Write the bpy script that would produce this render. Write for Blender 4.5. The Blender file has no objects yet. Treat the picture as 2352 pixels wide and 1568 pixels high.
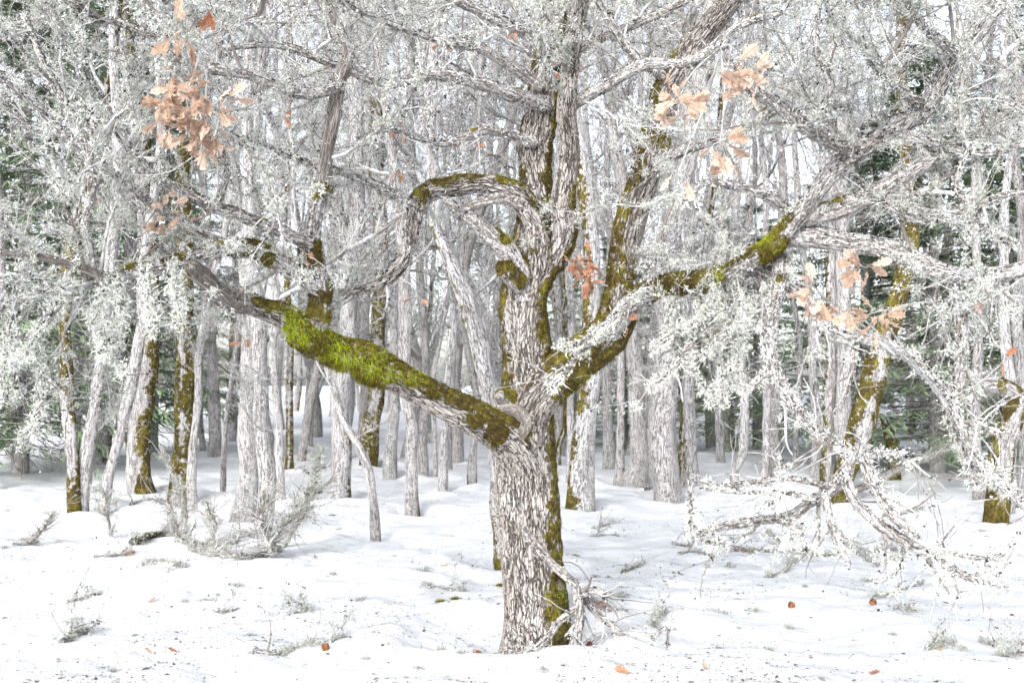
import bpy, math, random
import numpy as np
from mathutils import Vector, Matrix, Euler

rng = np.random.default_rng(11)
random.seed(11)
scene = bpy.context.scene
COL = scene.collection

# ------------------------------------------------------------------ camera
CAM_H = 1.6
PITCH = math.radians(2.404)
K = 36.0 / 35.0
VW, VH = 2352.0, 1568.0            # photo pixels used for reading positions
cd = bpy.data.cameras.new('camera')
cam = bpy.data.objects.new('camera', cd)
COL.objects.link(cam)
cd.lens = 35; cd.sensor_width = 36
cd.clip_start = 0.05; cd.clip_end = 2000
cam.location = (0, 0, CAM_H)
cam.rotation_euler = (math.radians(90) + PITCH, 0, 0)
cd.dof.use_dof = True
cd.dof.focus_distance = 6.6
cd.dof.aperture_fstop = 5.6
scene.camera = cam

# ------------------------------------------------------------------ sky and sun
SUN_EL, SUN_AZ = math.radians(30), math.radians(205)
world = bpy.data.worlds.new('World'); scene.world = world
world.use_nodes = True
wn = world.node_tree; wn.nodes.clear()
sky = wn.nodes.new('ShaderNodeTexSky')
sky.sky_type = 'NISHITA'; sky.sun_disc = False
sky.sun_elevation = SUN_EL; sky.sun_rotation = SUN_AZ
sky.air_density = 1.0; sky.dust_density = 2.5; sky.ozone_density = 1.0
hs = wn.nodes.new('ShaderNodeHueSaturation'); hs.inputs['Saturation'].default_value = 0.38
bgn = wn.nodes.new('ShaderNodeBackground'); bgn.inputs['Strength'].default_value = 0.15
wo = wn.nodes.new('ShaderNodeOutputWorld')
wn.links.new(sky.outputs['Color'], hs.inputs['Color'])
wn.links.new(hs.outputs['Color'], bgn.inputs['Color'])
wn.links.new(bgn.outputs['Background'], wo.inputs['Surface'])
sl = bpy.data.lights.new('sun', 'SUN'); sl.energy = 1.5; sl.angle = math.radians(38)
sl.color = (0.955, 0.975, 1.0)
so = bpy.data.objects.new('sun', sl); COL.objects.link(so)
# direction from which the light comes: the brighter part of the overcast behind the camera
sd = Vector((math.sin(SUN_AZ) * math.cos(SUN_EL), math.cos(SUN_AZ) * math.cos(SUN_EL), math.sin(SUN_EL)))
so.rotation_euler = sd.to_track_quat('Z', 'Y').to_euler()
so.location = (-6, -10, 14)
scene.render.engine = 'CYCLES'
scene.view_settings.view_transform = 'Standard'
scene.view_settings.look = 'None'
scene.view_settings.gamma = 1.0
scene.view_settings.exposure = 1.34
scene.cycles.max_bounces = 5
scene.cycles.diffuse_bounces = 4
scene.cycles.glossy_bounces = 1
scene.cycles.use_adaptive_sampling = True
scene.cycles.adaptive_threshold = 0.04
scene.cycles.transparent_max_bounces = 4

# ------------------------------------------------------------------ numeric helpers
def h3(ix, iy, iz):
    n = (ix * 73856093) ^ (iy * 19349663) ^ (iz * 83492791)
    n = n & 0xffffffff
    n = ((n ^ (n >> 15)) * 2246822519) & 0xffffffff
    n = ((n ^ (n >> 13)) * 3266489917) & 0xffffffff
    n = n ^ (n >> 16)
    return n / 4294967295.0

def vnoise(p):
    p = np.asarray(p, float)
    i = np.floor(p).astype(np.int64); f = p - i
    u = f * f * (3 - 2 * f)
    x, y, z = i[:, 0], i[:, 1], i[:, 2]
    a, b, c = u[:, 0], u[:, 1], u[:, 2]
    def L(t, s, w): return t + (s - t) * w
    r00 = L(h3(x, y, z), h3(x + 1, y, z), a); r10 = L(h3(x, y + 1, z), h3(x + 1, y + 1, z), a)
    r01 = L(h3(x, y, z + 1), h3(x + 1, y, z + 1), a); r11 = L(h3(x, y + 1, z + 1), h3(x + 1, y + 1, z + 1), a)
    return L(L(r00, r10, b), L(r01, r11, b), c)

def sstep(a, b, x):
    t = np.clip((x - a) / (b - a), 0, 1)
    return t * t * (3 - 2 * t)

def nrm(v):
    return v / np.maximum(np.linalg.norm(v, axis=-1, keepdims=True), 1e-9)

SP, CP = math.sin(PITCH), math.cos(PITCH)
def ray(x, y):
    cx = (x - VW / 2) / VW * K; cy = (VH / 2 - y) / VW * K
    return np.array([cx, CP - cy * SP, SP + cy * CP])
def pix(x, y, D):
    d = ray(x, y)
    return np.array([0, 0, CAM_H]) + d * (D / d[1])
def mpp(D):            # metres per photo pixel at distance D
    return K * D / VW

WELLS = []             # (x, y, radius, depth)
def H0(X, Y):
    X = np.atleast_1d(np.asarray(X, float)); Y = np.atleast_1d(np.asarray(Y, float))
    o = np.zeros_like(X)
    p = lambda s, k: np.stack([X * s, Y * s, o + k], -1)
    far = sstep(20, 70, Y)
    z = (vnoise(p(0.45, 3.1)) - .5) * .16 + (vnoise(p(1.3, 7.7)) - .5) * .07
    z = z + far * (vnoise(p(0.12, 1.7)) - .3) * .35
    return z
def H1(X, Y):
    X = np.atleast_1d(np.asarray(X, float)); Y = np.atleast_1d(np.asarray(Y, float))
    z = H0(X, Y)
    o = np.zeros_like(X)
    z = z + (vnoise(np.stack([X * 3.1, Y * 4.2, o + .4], -1)) - .5) * .08
    z = z + (vnoise(np.stack([X * 8, Y * 11, o + 5.4], -1)) - .5) * .034
    z = z + (vnoise(np.stack([X * 22, Y * 26, o + 9.4], -1)) - .5) * .011
    for (wx, wy, wr, wd) in WELLS:
        m = (np.abs(X - wx) < 1.6) & (np.abs(Y - wy) < 1.6)
        if m.any():
            d = np.hypot(X[m] - wx, Y[m] - wy)
            z[m] += -wd * np.exp(-(d / (wr + .13)) ** 2 * .9) + wd * .28 * np.exp(-((d - wr - .42) / .2) ** 2)
    return z
def ground(x, y):
    d = ray(x, y); z = 0.0
    for _ in range(12):
        t = (z - CAM_H) / d[2]
        p = np.array([0, 0, CAM_H]) + d * t
        z = .5 * z + .5 * float(H0(p[0], p[1])[0])
    return p

# ------------------------------------------------------------------ mesh helpers
def make_mesh(name, V, Q=None, T=None, attrs=None, mats=(), midx=None, smooth=True):
    me = bpy.data.meshes.new(name)
    V = np.asarray(V, np.float32)
    nq = 0 if Q is None else len(Q); nt = 0 if T is None else len(T)
    loops = []
    if nq: loops.append(np.asarray(Q, np.int32).ravel())
    if nt: loops.append(np.asarray(T, np.int32).ravel())
    loops = np.concatenate(loops)
    starts = np.concatenate([np.arange(nq) * 4, nq * 4 + np.arange(nt) * 3]).astype(np.int32)
    me.vertices.add(len(V)); me.vertices.foreach_set('co', V.ravel())
    me.loops.add(len(loops)); me.loops.foreach_set('vertex_index', loops)
    me.polygons.add(nq + nt); me.polygons.foreach_set('loop_start', starts)
    for m in mats: me.materials.append(m)
    if midx is not None: me.polygons.foreach_set('material_index', np.asarray(midx, np.int32))
    me.polygons.foreach_set('use_smooth', np.full(nq + nt, smooth))
    for k, a in (attrs or {}).items():
        a = np.asarray(a, np.float32)
        if a.ndim == 1:
            at = me.attributes.new(k, 'FLOAT', 'POINT'); at.data.foreach_set('value', a)
        else:
            at = me.attributes.new(k, 'FLOAT_VECTOR', 'POINT'); at.data.foreach_set('vector', a.ravel())
    me.update(calc_edges=True)
    return me

def link(name, me, parent=None, label=None, cat=None, group=None, kind=None, loc=None):
    o = bpy.data.objects.new(name, me); COL.objects.link(o)
    if parent is not None: o.parent = parent
    if loc is not None: o.location = loc
    if label: o['label'] = label
    if cat: o['category'] = cat
    if group: o['group'] = group
    if kind: o['kind'] = kind
    return o

def catmull(P, step):
    """resample rows of P (xyz + extra columns) at about `step` metres"""
    P = np.asarray(P, float)
    out = []
    n = len(P)
    for i in range(n - 1):
        p0 = P[max(i - 1, 0)]; p1 = P[i]; p2 = P[i + 1]; p3 = P[min(i + 2, n - 1)]
        m = max(2, int(np.linalg.norm(p2[:3] - p1[:3]) / step))
        t = (np.arange(m) / m)[:, None]
        out.append(.5 * ((2 * p1) + (-p0 + p2) * t + (2 * p0 - 5 * p1 + 4 * p2 - p3) * t ** 2 + (-p0 + 3 * p1 - 3 * p2 + p3) * t ** 3))
    out.append(P[-1:])
    return np.concatenate(out)

def tube(P, R, seg, lump=.10, seed=0, flare=None, cap=True):
    P = np.asarray(P, float); n = len(P)
    T = nrm(np.gradient(P, axis=0))
    N = np.zeros_like(T)
    a = np.array([0, -1., 0]);
    if abs(T[0] @ a) > .95: a = np.array([1., 0, 0])
    v = a - T[0] * (T[0] @ a); N[0] = v / np.linalg.norm(v)
    for i in range(1, n):
        v = N[i - 1] - T[i] * (T[i] @ N[i - 1]); N[i] = v / np.linalg.norm(v)
    B = np.cross(T, N)
    s = np.concatenate([[0], np.cumsum(np.linalg.norm(np.diff(P, axis=0), axis=1))])
    th = np.arange(seg) / seg * 2 * np.pi
    c, sn = np.cos(th), np.sin(th)
    dirs = N[:, None, :] * c[None, :, None] + B[:, None, :] * sn[None, :, None]
    Rr = np.repeat(np.asarray(R)[:, None], seg, 1)
    q = np.stack([np.broadcast_to(c * 1.3, (n, seg)), np.broadcast_to(sn * 1.3, (n, seg)), np.broadcast_to(s[:, None] / (np.mean(R) * 3 + .05), (n, seg))], -1).reshape(-1, 3)
    nz = (vnoise(q + seed * 7.13) - .5) * 2 * lump + (vnoise(q * 2.7 + seed * 3.7 + 11) - .5) * lump
    Rr = Rr * (1 + nz.reshape(n, seg))
    if flare is not None: Rr = Rr * flare(s, th)
    V = P[:, None, :] + dirs * Rr[..., None]
    bco = np.stack([Rr * c, Rr * sn, np.broadcast_to(s[:, None], (n, seg))], -1) + np.array([seed * .37, seed * .11, seed * 1.7])
    i = np.arange(n - 1)[:, None] * seg; j = np.arange(seg)[None, :]; j2 = (j + 1) % seg
    Q = np.stack([i + j, i + j2, i + seg + j2, i + seg + j], -1).reshape(-1, 4)
    V = V.reshape(-1, 3); bco = bco.reshape(-1, 3); D = dirs.reshape(-1, 3)
    tris = None
    if cap:
        e = len(V)
        V = np.vstack([V, P[-1] + T[-1] * R[-1] * .25]); bco = np.vstack([bco, bco[-1]]); D = np.vstack([D, T[-1]])
        k = (n - 1) * seg
        tris = np.stack([k + np.arange(seg), k + (np.arange(seg) + 1) % seg, np.full(seg, e)], -1)
    return V, Q, tris, bco, D, s

def batch_tubes(P, R, seg=3):
    """P (M,n,3), R (M,n): many thin twigs at once"""
    M, n, _ = P.shape
    T = nrm(np.gradient(P, axis=1))
    ref = np.where(np.abs(T[..., 2:3]) > .9, np.array([1., 0, 0]), np.array([0, 0, 1.]))
    N = nrm(np.cross(T, ref)); B = np.cross(T, N)
    th = np.arange(seg) / seg * 2 * np.pi
    V = P[:, :, None, :] + (N[:, :, None, :] * np.cos(th)[:, None] + B[:, :, None, :] * np.sin(th)[:, None]) * R[:, :, None, None]
    base = (np.arange(M) * n * seg)[:, None, None]; i = (np.arange(n - 1) * seg)[None, :, None]; j = np.arange(seg)[None, None, :]; j2 = (j + 1) % seg
    Q = np.stack([base + i + j, base + i + j2, base + i + seg + j2, base + i + seg + j], -1).reshape(-1, 4)
    s = np.cumsum(np.concatenate([np.zeros((M, 1)), np.linalg.norm(np.diff(P, axis=1), axis=2)], 1), 1)
    bco = np.stack([np.broadcast_to(np.cos(th) * .01, (M, n, seg)), np.broadcast_to(np.sin(th) * .01, (M, n, seg)), np.broadcast_to(s[:, :, None], (M, n, seg))], -1)
    bco = bco + rng.random((M, 1, 1, 3)) * 5
    return V.reshape(-1, 3), Q, bco.reshape(-1, 3)

def grow(start, dirs, length, n, wig, bias=(0, 0, 0)):
    """random-walk twigs: start (M,3) dirs (M,3) length (M,) -> (M,n,3)"""
    M = len(start)
    P = np.zeros((M, n, 3)); P[:, 0] = start
    d = nrm(dirs); st = (length / (n - 1))[:, None]
    b = np.asarray(bias, float)
    for k in range(1, n):
        d = nrm(d + rng.normal(0, wig, (M, 3)) + b)
        P[:, k] = P[:, k - 1] + d * st
    return P

def spawn(P, R, per, tmin=.15, tmax=1.0):
    """pick `per` start points on each polyline, returns start, tangent, radius"""
    M, n, _ = P.shape
    t = (tmin + (tmax - tmin) * rng.random((M, per))) * (n - 1.001)
    i = np.floor(t).astype(int); f = (t - i)[..., None]
    m = np.arange(M)[:, None]
    p = P[m, i] * (1 - f) + P[m, i + 1] * f
    tg = nrm(P[m, i + 1] - P[m, i])
    r = R[m, i] * (1 - f[..., 0]) + R[m, i + 1] * f[..., 0]
    return p.reshape(-1, 3), tg.reshape(-1, 3), r.reshape(-1)

def side_dirs(tg, ang=(.6, 1.2), up=0.0):
    M = len(tg)
    rv = rng.normal(size=(M, 3)); perp = nrm(rv - tg * np.sum(rv * tg, 1, keepdims=True))
    a = rng.uniform(ang[0], ang[1], (M, 1))
    d = tg * np.cos(a) + perp * np.sin(a)
    d[:, 2] += up
    return nrm(d)

def rand_rot(M):
    q = nrm(rng.normal(size=(M, 4))); w, x, y, z = q.T
    return np.stack([1 - 2 * (y * y + z * z), 2 * (x * y - z * w), 2 * (x * z + y * w),
                     2 * (x * y + z * w), 1 - 2 * (x * x + z * z), 2 * (y * z - x * w),
                     2 * (x * z - y * w), 2 * (y * z + x * w), 1 - 2 * (x * x + y * y)], -1).reshape(M, 3, 3)

# ------------------------------------------------------------------ lichen prototypes (numpy templates)
def bushy(nst=13, hang=0.0):
    """a fuzzy clump of thin forked strands (not a star: the roots are spread out)"""
    V, T = [], []
    for k in range(nst):
        c = rng.normal(0, .36, 3) * (1 - .4 * hang); c[2] -= hang * rng.random() * .6
        d = rng.normal(size=3) + c * 1.2; d[2] -= hang * 2.2; d /= np.linalg.norm(d)
        side = np.cross(d, rng.normal(size=3)); side /= np.linalg.norm(side)
        L = rng.uniform(.4, .9) * (1 + hang * .9); w = rng.uniform(.05, .09)
        a = c + d * L * .5; d2 = d + rng.normal(0, .8, 3); tip = a + d2 / np.linalg.norm(d2) * L * .6; tip2 = a + (d + rng.normal(0, .9, 3)) * L * .45
        o = len(V)
        V += [c, a - side * w, a + side * w, tip, tip2]
        T += [[o, o + 1, o + 2], [o + 1, o + 2, o + 3], [o + 1, o + 2, o + 4]]
    return np.array(V, float), np.array(T)
def rosette(nf=4):
    V, T = [], []
    for k in range(nf):
        c = rng.normal(0, .45, 3); R = rand_rot(1)[0]
        w, h = rng.uniform(.25, .5, 2)
        pts = np.array([[-w, -h * .6, 0], [w * .8, -h, .12], [w, h * .8, 0], [-w * .7, h, .18]]) @ R.T + c
        o = len(V); V += list(pts); T += [[o, o + 1, o + 2], [o, o + 2, o + 3]]
    return np.array(V, float), np.array(T)
BUSHY = [bushy(14) for _ in range(7)]
BUSHY_S = [bushy(8) for _ in range(7)]
BEARD = [bushy(14, 1.0) for _ in range(5)]
ROS = [rosette() for _ in range(7)]
ROS_S = [rosette(3) for _ in range(7)]

def place(templates, pos, scale, tone=None, rot=True):
    """copies of small templates joined into one V,T,tone"""
    Vs, Ts, Tn = [], [], []
    M = len(pos); idx = rng.integers(0, len(templates), M); off = 0
    if tone is None: tone = rng.random(M)
    for k, (tv, tt) in enumerate(templates):
        s = np.where(idx == k)[0]
        if not len(s): continue
        if rot:
            R = rand_rot(len(s))
        else:
            a = rng.uniform(0, 6.28, len(s)); R = np.zeros((len(s), 3, 3)); R[:, 0, 0] = np.cos(a); R[:, 0, 1] = -np.sin(a); R[:, 1, 0] = np.sin(a); R[:, 1, 1] = np.cos(a); R[:, 2, 2] = 1
        v = np.einsum('mij,kj->mki', R, tv) * scale[s][:, None, None] + pos[s][:, None, :]
        Vs.append(v.reshape(-1, 3)); m = len(tv)
        Ts.append((tt[None] + (np.arange(len(s)) * m)[:, None, None] + off).reshape(-1, 3))
        Tn.append(np.repeat(tone[s], m)); off += len(s) * m
    return np.concatenate(Vs), np.concatenate(Ts), np.concatenate(Tn)

def join(parts):
    """parts: list of dict V,Q,T + attrs arrays ; returns merged (attrs by key, missing -> 0)"""
    keys = set(k for p in parts for k in p['a'])
    V, Q, T, A, MQ, MT = [], [], [], {k: [] for k in keys}, [], []
    off = 0
    for p in parts:
        V.append(p['V'])
        if p.get('Q') is not None and len(p['Q']): Q.append(p['Q'] + off); MQ.append(np.full(len(p['Q']), p.get('m', 0)))
        if p.get('T') is not None and len(p['T']): T.append(p['T'] + off); MT.append(np.full(len(p['T']), p.get('m', 0)))
        for k in keys:
            a = p['a'].get(k)
            if a is None: a = np.zeros((len(p['V']), 3)) if k == 'bco' else np.zeros(len(p['V']))
            A[k].append(a)
        off += len(p['V'])
    return (np.concatenate(V), np.concatenate(Q) if Q else None, np.concatenate(T) if T else None,
            {k: np.concatenate(v) for k, v in A.items()}, np.concatenate(MQ + MT))

# ------------------------------------------------------------------ materials
def new_mat(name):
    m = bpy.data.materials.new(name); m.use_nodes = True
    nt = m.node_tree; nt.nodes.clear()
    out = nt.nodes.new('ShaderNodeOutputMaterial'); b = nt.nodes.new('ShaderNodeBsdfPrincipled')
    b.inputs['Roughness'].default_value = .9; b.inputs['Specular IOR Level'].default_value = .15
    nt.links.new(b.outputs[0], out.inputs['Surface'])
    return m, nt, b, out
def nd(nt, t, **kw):
    n = nt.nodes.new(t)
    for k, v in kw.items():
        if k in n.inputs.keys() if isinstance(k, str) else False: n.inputs[k].default_value = v
        else: setattr(n, k, v)
    return n
def ramp(nt, src, stops, interp='LINEAR'):
    r = nt.nodes.new('ShaderNodeValToRGB'); r.color_ramp.interpolation = interp
    e = r.color_ramp.elements
    while len(e) < len(stops): e.new(.5)
    for i, (p, c) in enumerate(stops):
        e[i].position = p; e[i].color = (c[0], c[1], c[2], 1) if not isinstance(c, (int, float)) else (c, c, c, 1)
    nt.links.new(src, r.inputs[0]); return r.outputs[0]
def mixc(nt, f, a, b):
    m = nt.nodes.new('ShaderNodeMix'); m.data_type = 'RGBA'
    for s, v in ((0, f), (6, a), (7, b)):
        if hasattr(v, 'links'): nt.links.new(v, m.inputs[s])
        elif isinstance(v, (int, float)): m.inputs[s].default_value = v
        else: m.inputs[s].default_value = (*v, 1)
    return m.outputs[2]
def math_(nt, op, a, b=None, clamp=False):
    m = nt.nodes.new('ShaderNodeMath'); m.operation = op; m.use_clamp = clamp
    for s, v in ((0, a), (1, b)):
        if v is None: continue
        if hasattr(v, 'links'): nt.links.new(v, m.inputs[s])
        else: m.inputs[s].default_value = v
    return m.outputs[0]
def vmap(nt, src, scale):
    m = nt.nodes.new('ShaderNodeMapping'); m.inputs['Scale'].default_value = scale
    nt.links.new(src, m.inputs['Vector']); return m.outputs[0]
def noise(nt, src, scale, detail=3, rough=.55):
    n = nt.nodes.new('ShaderNodeTexNoise'); n.inputs['Scale'].default_value = scale; n.inputs['Detail'].default_value = detail; n.inputs['Roughness'].default_value = rough
    nt.links.new(src, n.inputs['Vector']); return n.outputs[0]

def bark_mat(name, pw, pl, pale, mid, dark, white, disp, true_disp=False, fiss=.16, white_amt=.5):
    m, nt, b, out = new_mat(name)
    at = nt.nodes.new('ShaderNodeAttribute'); at.attribute_name = 'bco'
    co = at.outputs['Vector']
    ds = nt.nodes.new('ShaderNodeTexNoise'); ds.inputs['Scale'].default_value = 9; ds.inputs['Detail'].default_value = 2
    nt.links.new(co, ds.inputs['Vector'])
    sub = nt.nodes.new('ShaderNodeVectorMath'); sub.operation = 'SUBTRACT'; sub.inputs[1].default_value = (.5, .5, .5); nt.links.new(ds.outputs['Color'], sub.inputs[0])
    sc = nt.nodes.new('ShaderNodeVectorMath'); sc.operation = 'MULTIPLY'; sc.inputs[1].default_value = (pw * 1.3, pw * 1.3, pl * .5); nt.links.new(sub.outputs[0], sc.inputs[0])
    ad = nt.nodes.new('ShaderNodeVectorMath'); ad.operation = 'ADD'; nt.links.new(co, ad.inputs[0]); nt.links.new(sc.outputs[0], ad.inputs[1])
    mp = vmap(nt, ad.outputs[0], (1 / pw, 1 / pw, 1 / pl))
    vo = nt.nodes.new('ShaderNodeTexVoronoi'); vo.feature = 'DISTANCE_TO_EDGE'; vo.inputs['Scale'].default_value = 1; nt.links.new(mp, vo.inputs['Vector'])
    fine = noise(nt, vmap(nt, co, (1 / pw * 1.3, 1 / pw * 1.3, 1 / pl * 2.2)), 2.0, 4, .65)
    rn = noise(nt, vmap(nt, ad.outputs[0], (.5 / pw, .5 / pw, .32 / pl)), 1.0, 4, .6)
    rid = math_(nt, 'MULTIPLY', math_(nt, 'ABSOLUTE', math_(nt, 'SUBTRACT', rn, .5)), 3.9)
    vmin = math_(nt, 'MINIMUM', math_(nt, 'ADD', vo.outputs['Distance'], .05), rid)
    e = math_(nt, 'ADD', vmin, math_(nt, 'MULTIPLY', math_(nt, 'SUBTRACT', fine, .5), .16))
    h = nt.nodes.new('ShaderNodeMapRange'); h.interpolation_type = 'SMOOTHSTEP'; h.inputs['From Min'].default_value = .01; h.inputs['From Max'].default_value = fiss
    nt.links.new(e, h.inputs['Value']); hh = h.outputs[0]
    big = noise(nt, co, 5.5, 3); n2 = noise(nt, co, 55, 4, .7)
    plate = mixc(nt, ramp(nt, big, [(.38, 0), (.62, 1)]), mid, pale)
    plate = mixc(nt, ramp(nt, n2, [(.62 - .2 * white_amt, 0), (.72 - .2 * white_amt, 1)]), plate, white)
    plate = mixc(nt, ramp(nt, noise(nt, co, 140, 2), [(.60, 0), (.70, .55)]), plate, dark)
    col = mixc(nt, hh, dark, plate)
    oi = nt.nodes.new('ShaderNodeObjectInfo'); col = mixc(nt, ramp(nt, oi.outputs['Random'], [(0, 0), (1, .45)]), col, mixc(nt, .55, col, (.16, .13, .11)))
    # moss
    ma = nt.nodes.new('ShaderNodeAttribute'); ma.attribute_name = 'moss'
    mn = noise(nt, co, 16, 4, .65)
    mk = math_(nt, 'ADD', ma.outputs['Fac'], math_(nt, 'MULTIPLY', math_(nt, 'SUBTRACT', mn, .52), 1.9))
    mk = ramp(nt, mk, [(.47, 0), (.62, 1)])
    mcol = ramp(nt, math_(nt, 'ADD', math_(nt, 'MULTIPLY', noise(nt, co, 34, 3, .7), .6), math_(nt, 'MULTIPLY', noise(nt, co, 7, 2), .4)), [(.36, (.03, .021, .009)), (.49, (.075, .056, .016)), (.62, (.17, .15, .024))])
    col = mixc(nt, mk, col, mcol)
    nt.links.new(col, b.inputs['Base Color'])
    hm = math_(nt, 'ADD', math_(nt, 'MULTIPLY', hh, math_(nt, 'SUBTRACT', 1.0, math_(nt, 'MULTIPLY', mk, .6))), math_(nt, 'MULTIPLY', n2, .25))
    hm = math_(nt, 'ADD', hm, math_(nt, 'MULTIPLY', mk, .8))
    dn = nt.nodes.new('ShaderNodeDisplacement'); dn.inputs['Midlevel'].default_value = .7; dn.inputs['Scale'].default_value = disp
    nt.links.new(hm, dn.inputs['Height']); nt.links.new(dn.outputs[0], out.inputs['Displacement'])
    m.displacement_method = 'BOTH' if true_disp else 'BUMP'
    return m

M_BARK_MAIN = bark_mat('oak_bark_ridged', .017, .085, (.40, .375, .355), (.27, .24, .215), (.05, .041, .035), (.52, .51, .50), .014, True, .15, .4)
M_BARK_LIMB = bark_mat('oak_bark_limb', .012, .06, (.42, .40, .39), (.25, .225, .205), (.06, .05, .044), (.62, .62, .625), .005, True, .14, .75)
M_BARK_BG = bark_mat('oak_bark_pale', .016, .08, (.54, .53, .535), (.42, .405, .40), (.085, .077, .072), (.62, .615, .62), .010, False, .13, .6)
M_DEAD = bark_mat('weathered_dead_wood', .008, .22, (.42, .39, .375), (.28, .25, .23), (.10, .085, .075), (.5, .49, .48), .004, True, .22, .2)

def simple_tone(name, stops, attr='tone', rough=.95, extra=0.0):
    m, nt, b, out = new_mat(name)
    at = nt.nodes.new('ShaderNodeAttribute'); at.attribute_name = attr
    c = ramp(nt, at.outputs['Fac'], stops)
    nt.links.new(c, b.inputs['Base Color']); b.inputs['Roughness'].default_value = rough
    b.inputs['Specular IOR Level'].default_value = .1
    return m
M_LICHEN = simple_tone('lichen_pale', [(0, (.12, .115, .11)), (.08, (.2, .195, .185)), (.16, (.52, .53, .505)), (.5, (.66, .68, .635)), (.8, (.70, .725, .635)), (1, (.77, .78, .75))])
M_FLAKE = simple_tone('lichen_flakes_and_gap_shade', [(0, (.02, .019, .018)), (.36, (.045, .043, .041)), (.44, (.43, .43, .44)), (.7, (.61, .61, .62)), (1, (.71, .72, .72))])  # near-black end paints the shadowed bark between lichens, plus dark flake undersides
M_MOSS = simple_tone('moss_blades', [(0, (.03, .020, .008)), (.35, (.085, .064, .012)), (.7, (.17, .155, .016)), (1, (.33, .40, .025))])
M_LITTER = simple_tone('bark_litter', [(0, (.06, .05, .045)), (.5, (.18, .16, .14)), (1, (.36, .37, .31))])

M_LICHEN_WET = simple_tone('lichen_damp', [(0, (.08, .075, .07)), (.25, (.14, .135, .125)), (.36, (.32, .325, .295)), (.7, (.43, .445, .39)), (1, (.54, .55, .50))])
LMAT = [M_LICHEN]
def twig_mat():
    m, nt, b, out = new_mat('twig_bark')
    at = nt.nodes.new('ShaderNodeAttribute'); at.attribute_name = 'bco'
    n = noise(nt, at.outputs['Vector'], 28, 3, .7); g = noise(nt, at.outputs['Vector'], 1.3, 1)
    c = ramp(nt, n, [(.33, (.10, .09, .085)), (.43, (.38, .375, .375)), (.6, (.53, .53, .535)), (.75, (.66, .67, .66))])
    c2 = mixc(nt, ramp(nt, g, [(.46, 0), (.58, .85)]), c, (.17, .14, .122))
    nt.links.new(c2, b.inputs['Base Color']); return m
M_TWIG = twig_mat()

def leaf_mat(name, c0, c1):
    m, nt, b, out = new_mat(name)
    oi = nt.nodes.new('ShaderNodeObjectInfo'); tc = nt.nodes.new('ShaderNodeTexCoord')
    c = mixc(nt, oi.outputs['Random'], c0, c1)
    n = noise(nt, tc.outputs['Object'], 60, 3)
    c = mixc(nt, ramp(nt, n, [(.4, 0), (.75, .5)]), c, tuple(x * .55 for x in c0))
    # midrib and side veins
    sx = nt.nodes.new('ShaderNodeSeparateXYZ'); nt.links.new(tc.outputs['Object'], sx.inputs[0])
    rib = math_(nt, 'ABSOLUTE', sx.outputs[0])
    c = mixc(nt, ramp(nt, rib, [(.0, .6), (.0022, 0)]), c, tuple(x * .45 for x in c0))
    nt.links.new(c, b.inputs['Base Color']); b.inputs['Roughness'].default_value = .6
    tr = nt.nodes.new('ShaderNodeBsdfTranslucent'); nt.links.new(c, tr.inputs['Color'])
    mx = nt.nodes.new('ShaderNodeMixShader'); mx.inputs[0].default_value = .35
    nt.links.new(b.outputs[0], mx.inputs[1]); nt.links.new(tr.outputs[0], mx.inputs[2]); nt.links.new(mx.outputs[0], out.inputs['Surface'])
    return m
M_LEAF_TAN = leaf_mat('dry_oak_leaf_tan', (.49, .335, .245), (.71, .56, .46))
M_LEAF_RED = leaf_mat('dry_oak_leaf_rust', (.46, .20, .11), (.64, .37, .25))
M_LEAF_DARK = leaf_mat('wet_oak_leaf', (.18, .06, .045), (.26, .10, .06))

def snow_mat():
    m, nt, b, out = new_mat('snow')
    tc = nt.nodes.new('ShaderNodeTexCoord')
    n = noise(nt, tc.outputs['Object'], 2.2, 4, .6)
    c = ramp(nt, n, [(.35, (.60, .613, .635)), (.6, (.665, .671, .682))])
    # faint specks of grit frozen into the surface
    g = noise(nt, vmap(nt, tc.outputs['Object'], (1, .6, 1)), 95, 2, .6)
    g2 = noise(nt, tc.outputs['Object'], 1.1, 3, .6)
    gm = math_(nt, 'MULTIPLY', ramp(nt, g, [(.685, 0), (.74, 1)]), ramp(nt, g2, [(.42, 0), (.62, .8)]))
    c = mixc(nt, gm, c, (.42, .42, .40))
    nt.links.new(c, b.inputs['Base Color']); b.inputs['Roughness'].default_value = .8; b.inputs['Specular IOR Level'].default_value = .2
    hgt = math_(nt, 'ADD', noise(nt, tc.outputs['Object'], 60, 5, .7), math_(nt, 'MULTIPLY', noise(nt, vmap(nt, tc.outputs['Object'], (1, 1.8, 1)), 11, 3), 2.0))
    bm = nt.nodes.new('ShaderNodeBump'); bm.inputs['Strength'].default_value = .5; bm.inputs['Distance'].default_value = .02
    nt.links.new(hgt, bm.inputs['Height']); nt.links.new(bm.outputs[0], b.inputs['Normal'])
    return m
M_SNOW = snow_mat()

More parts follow.
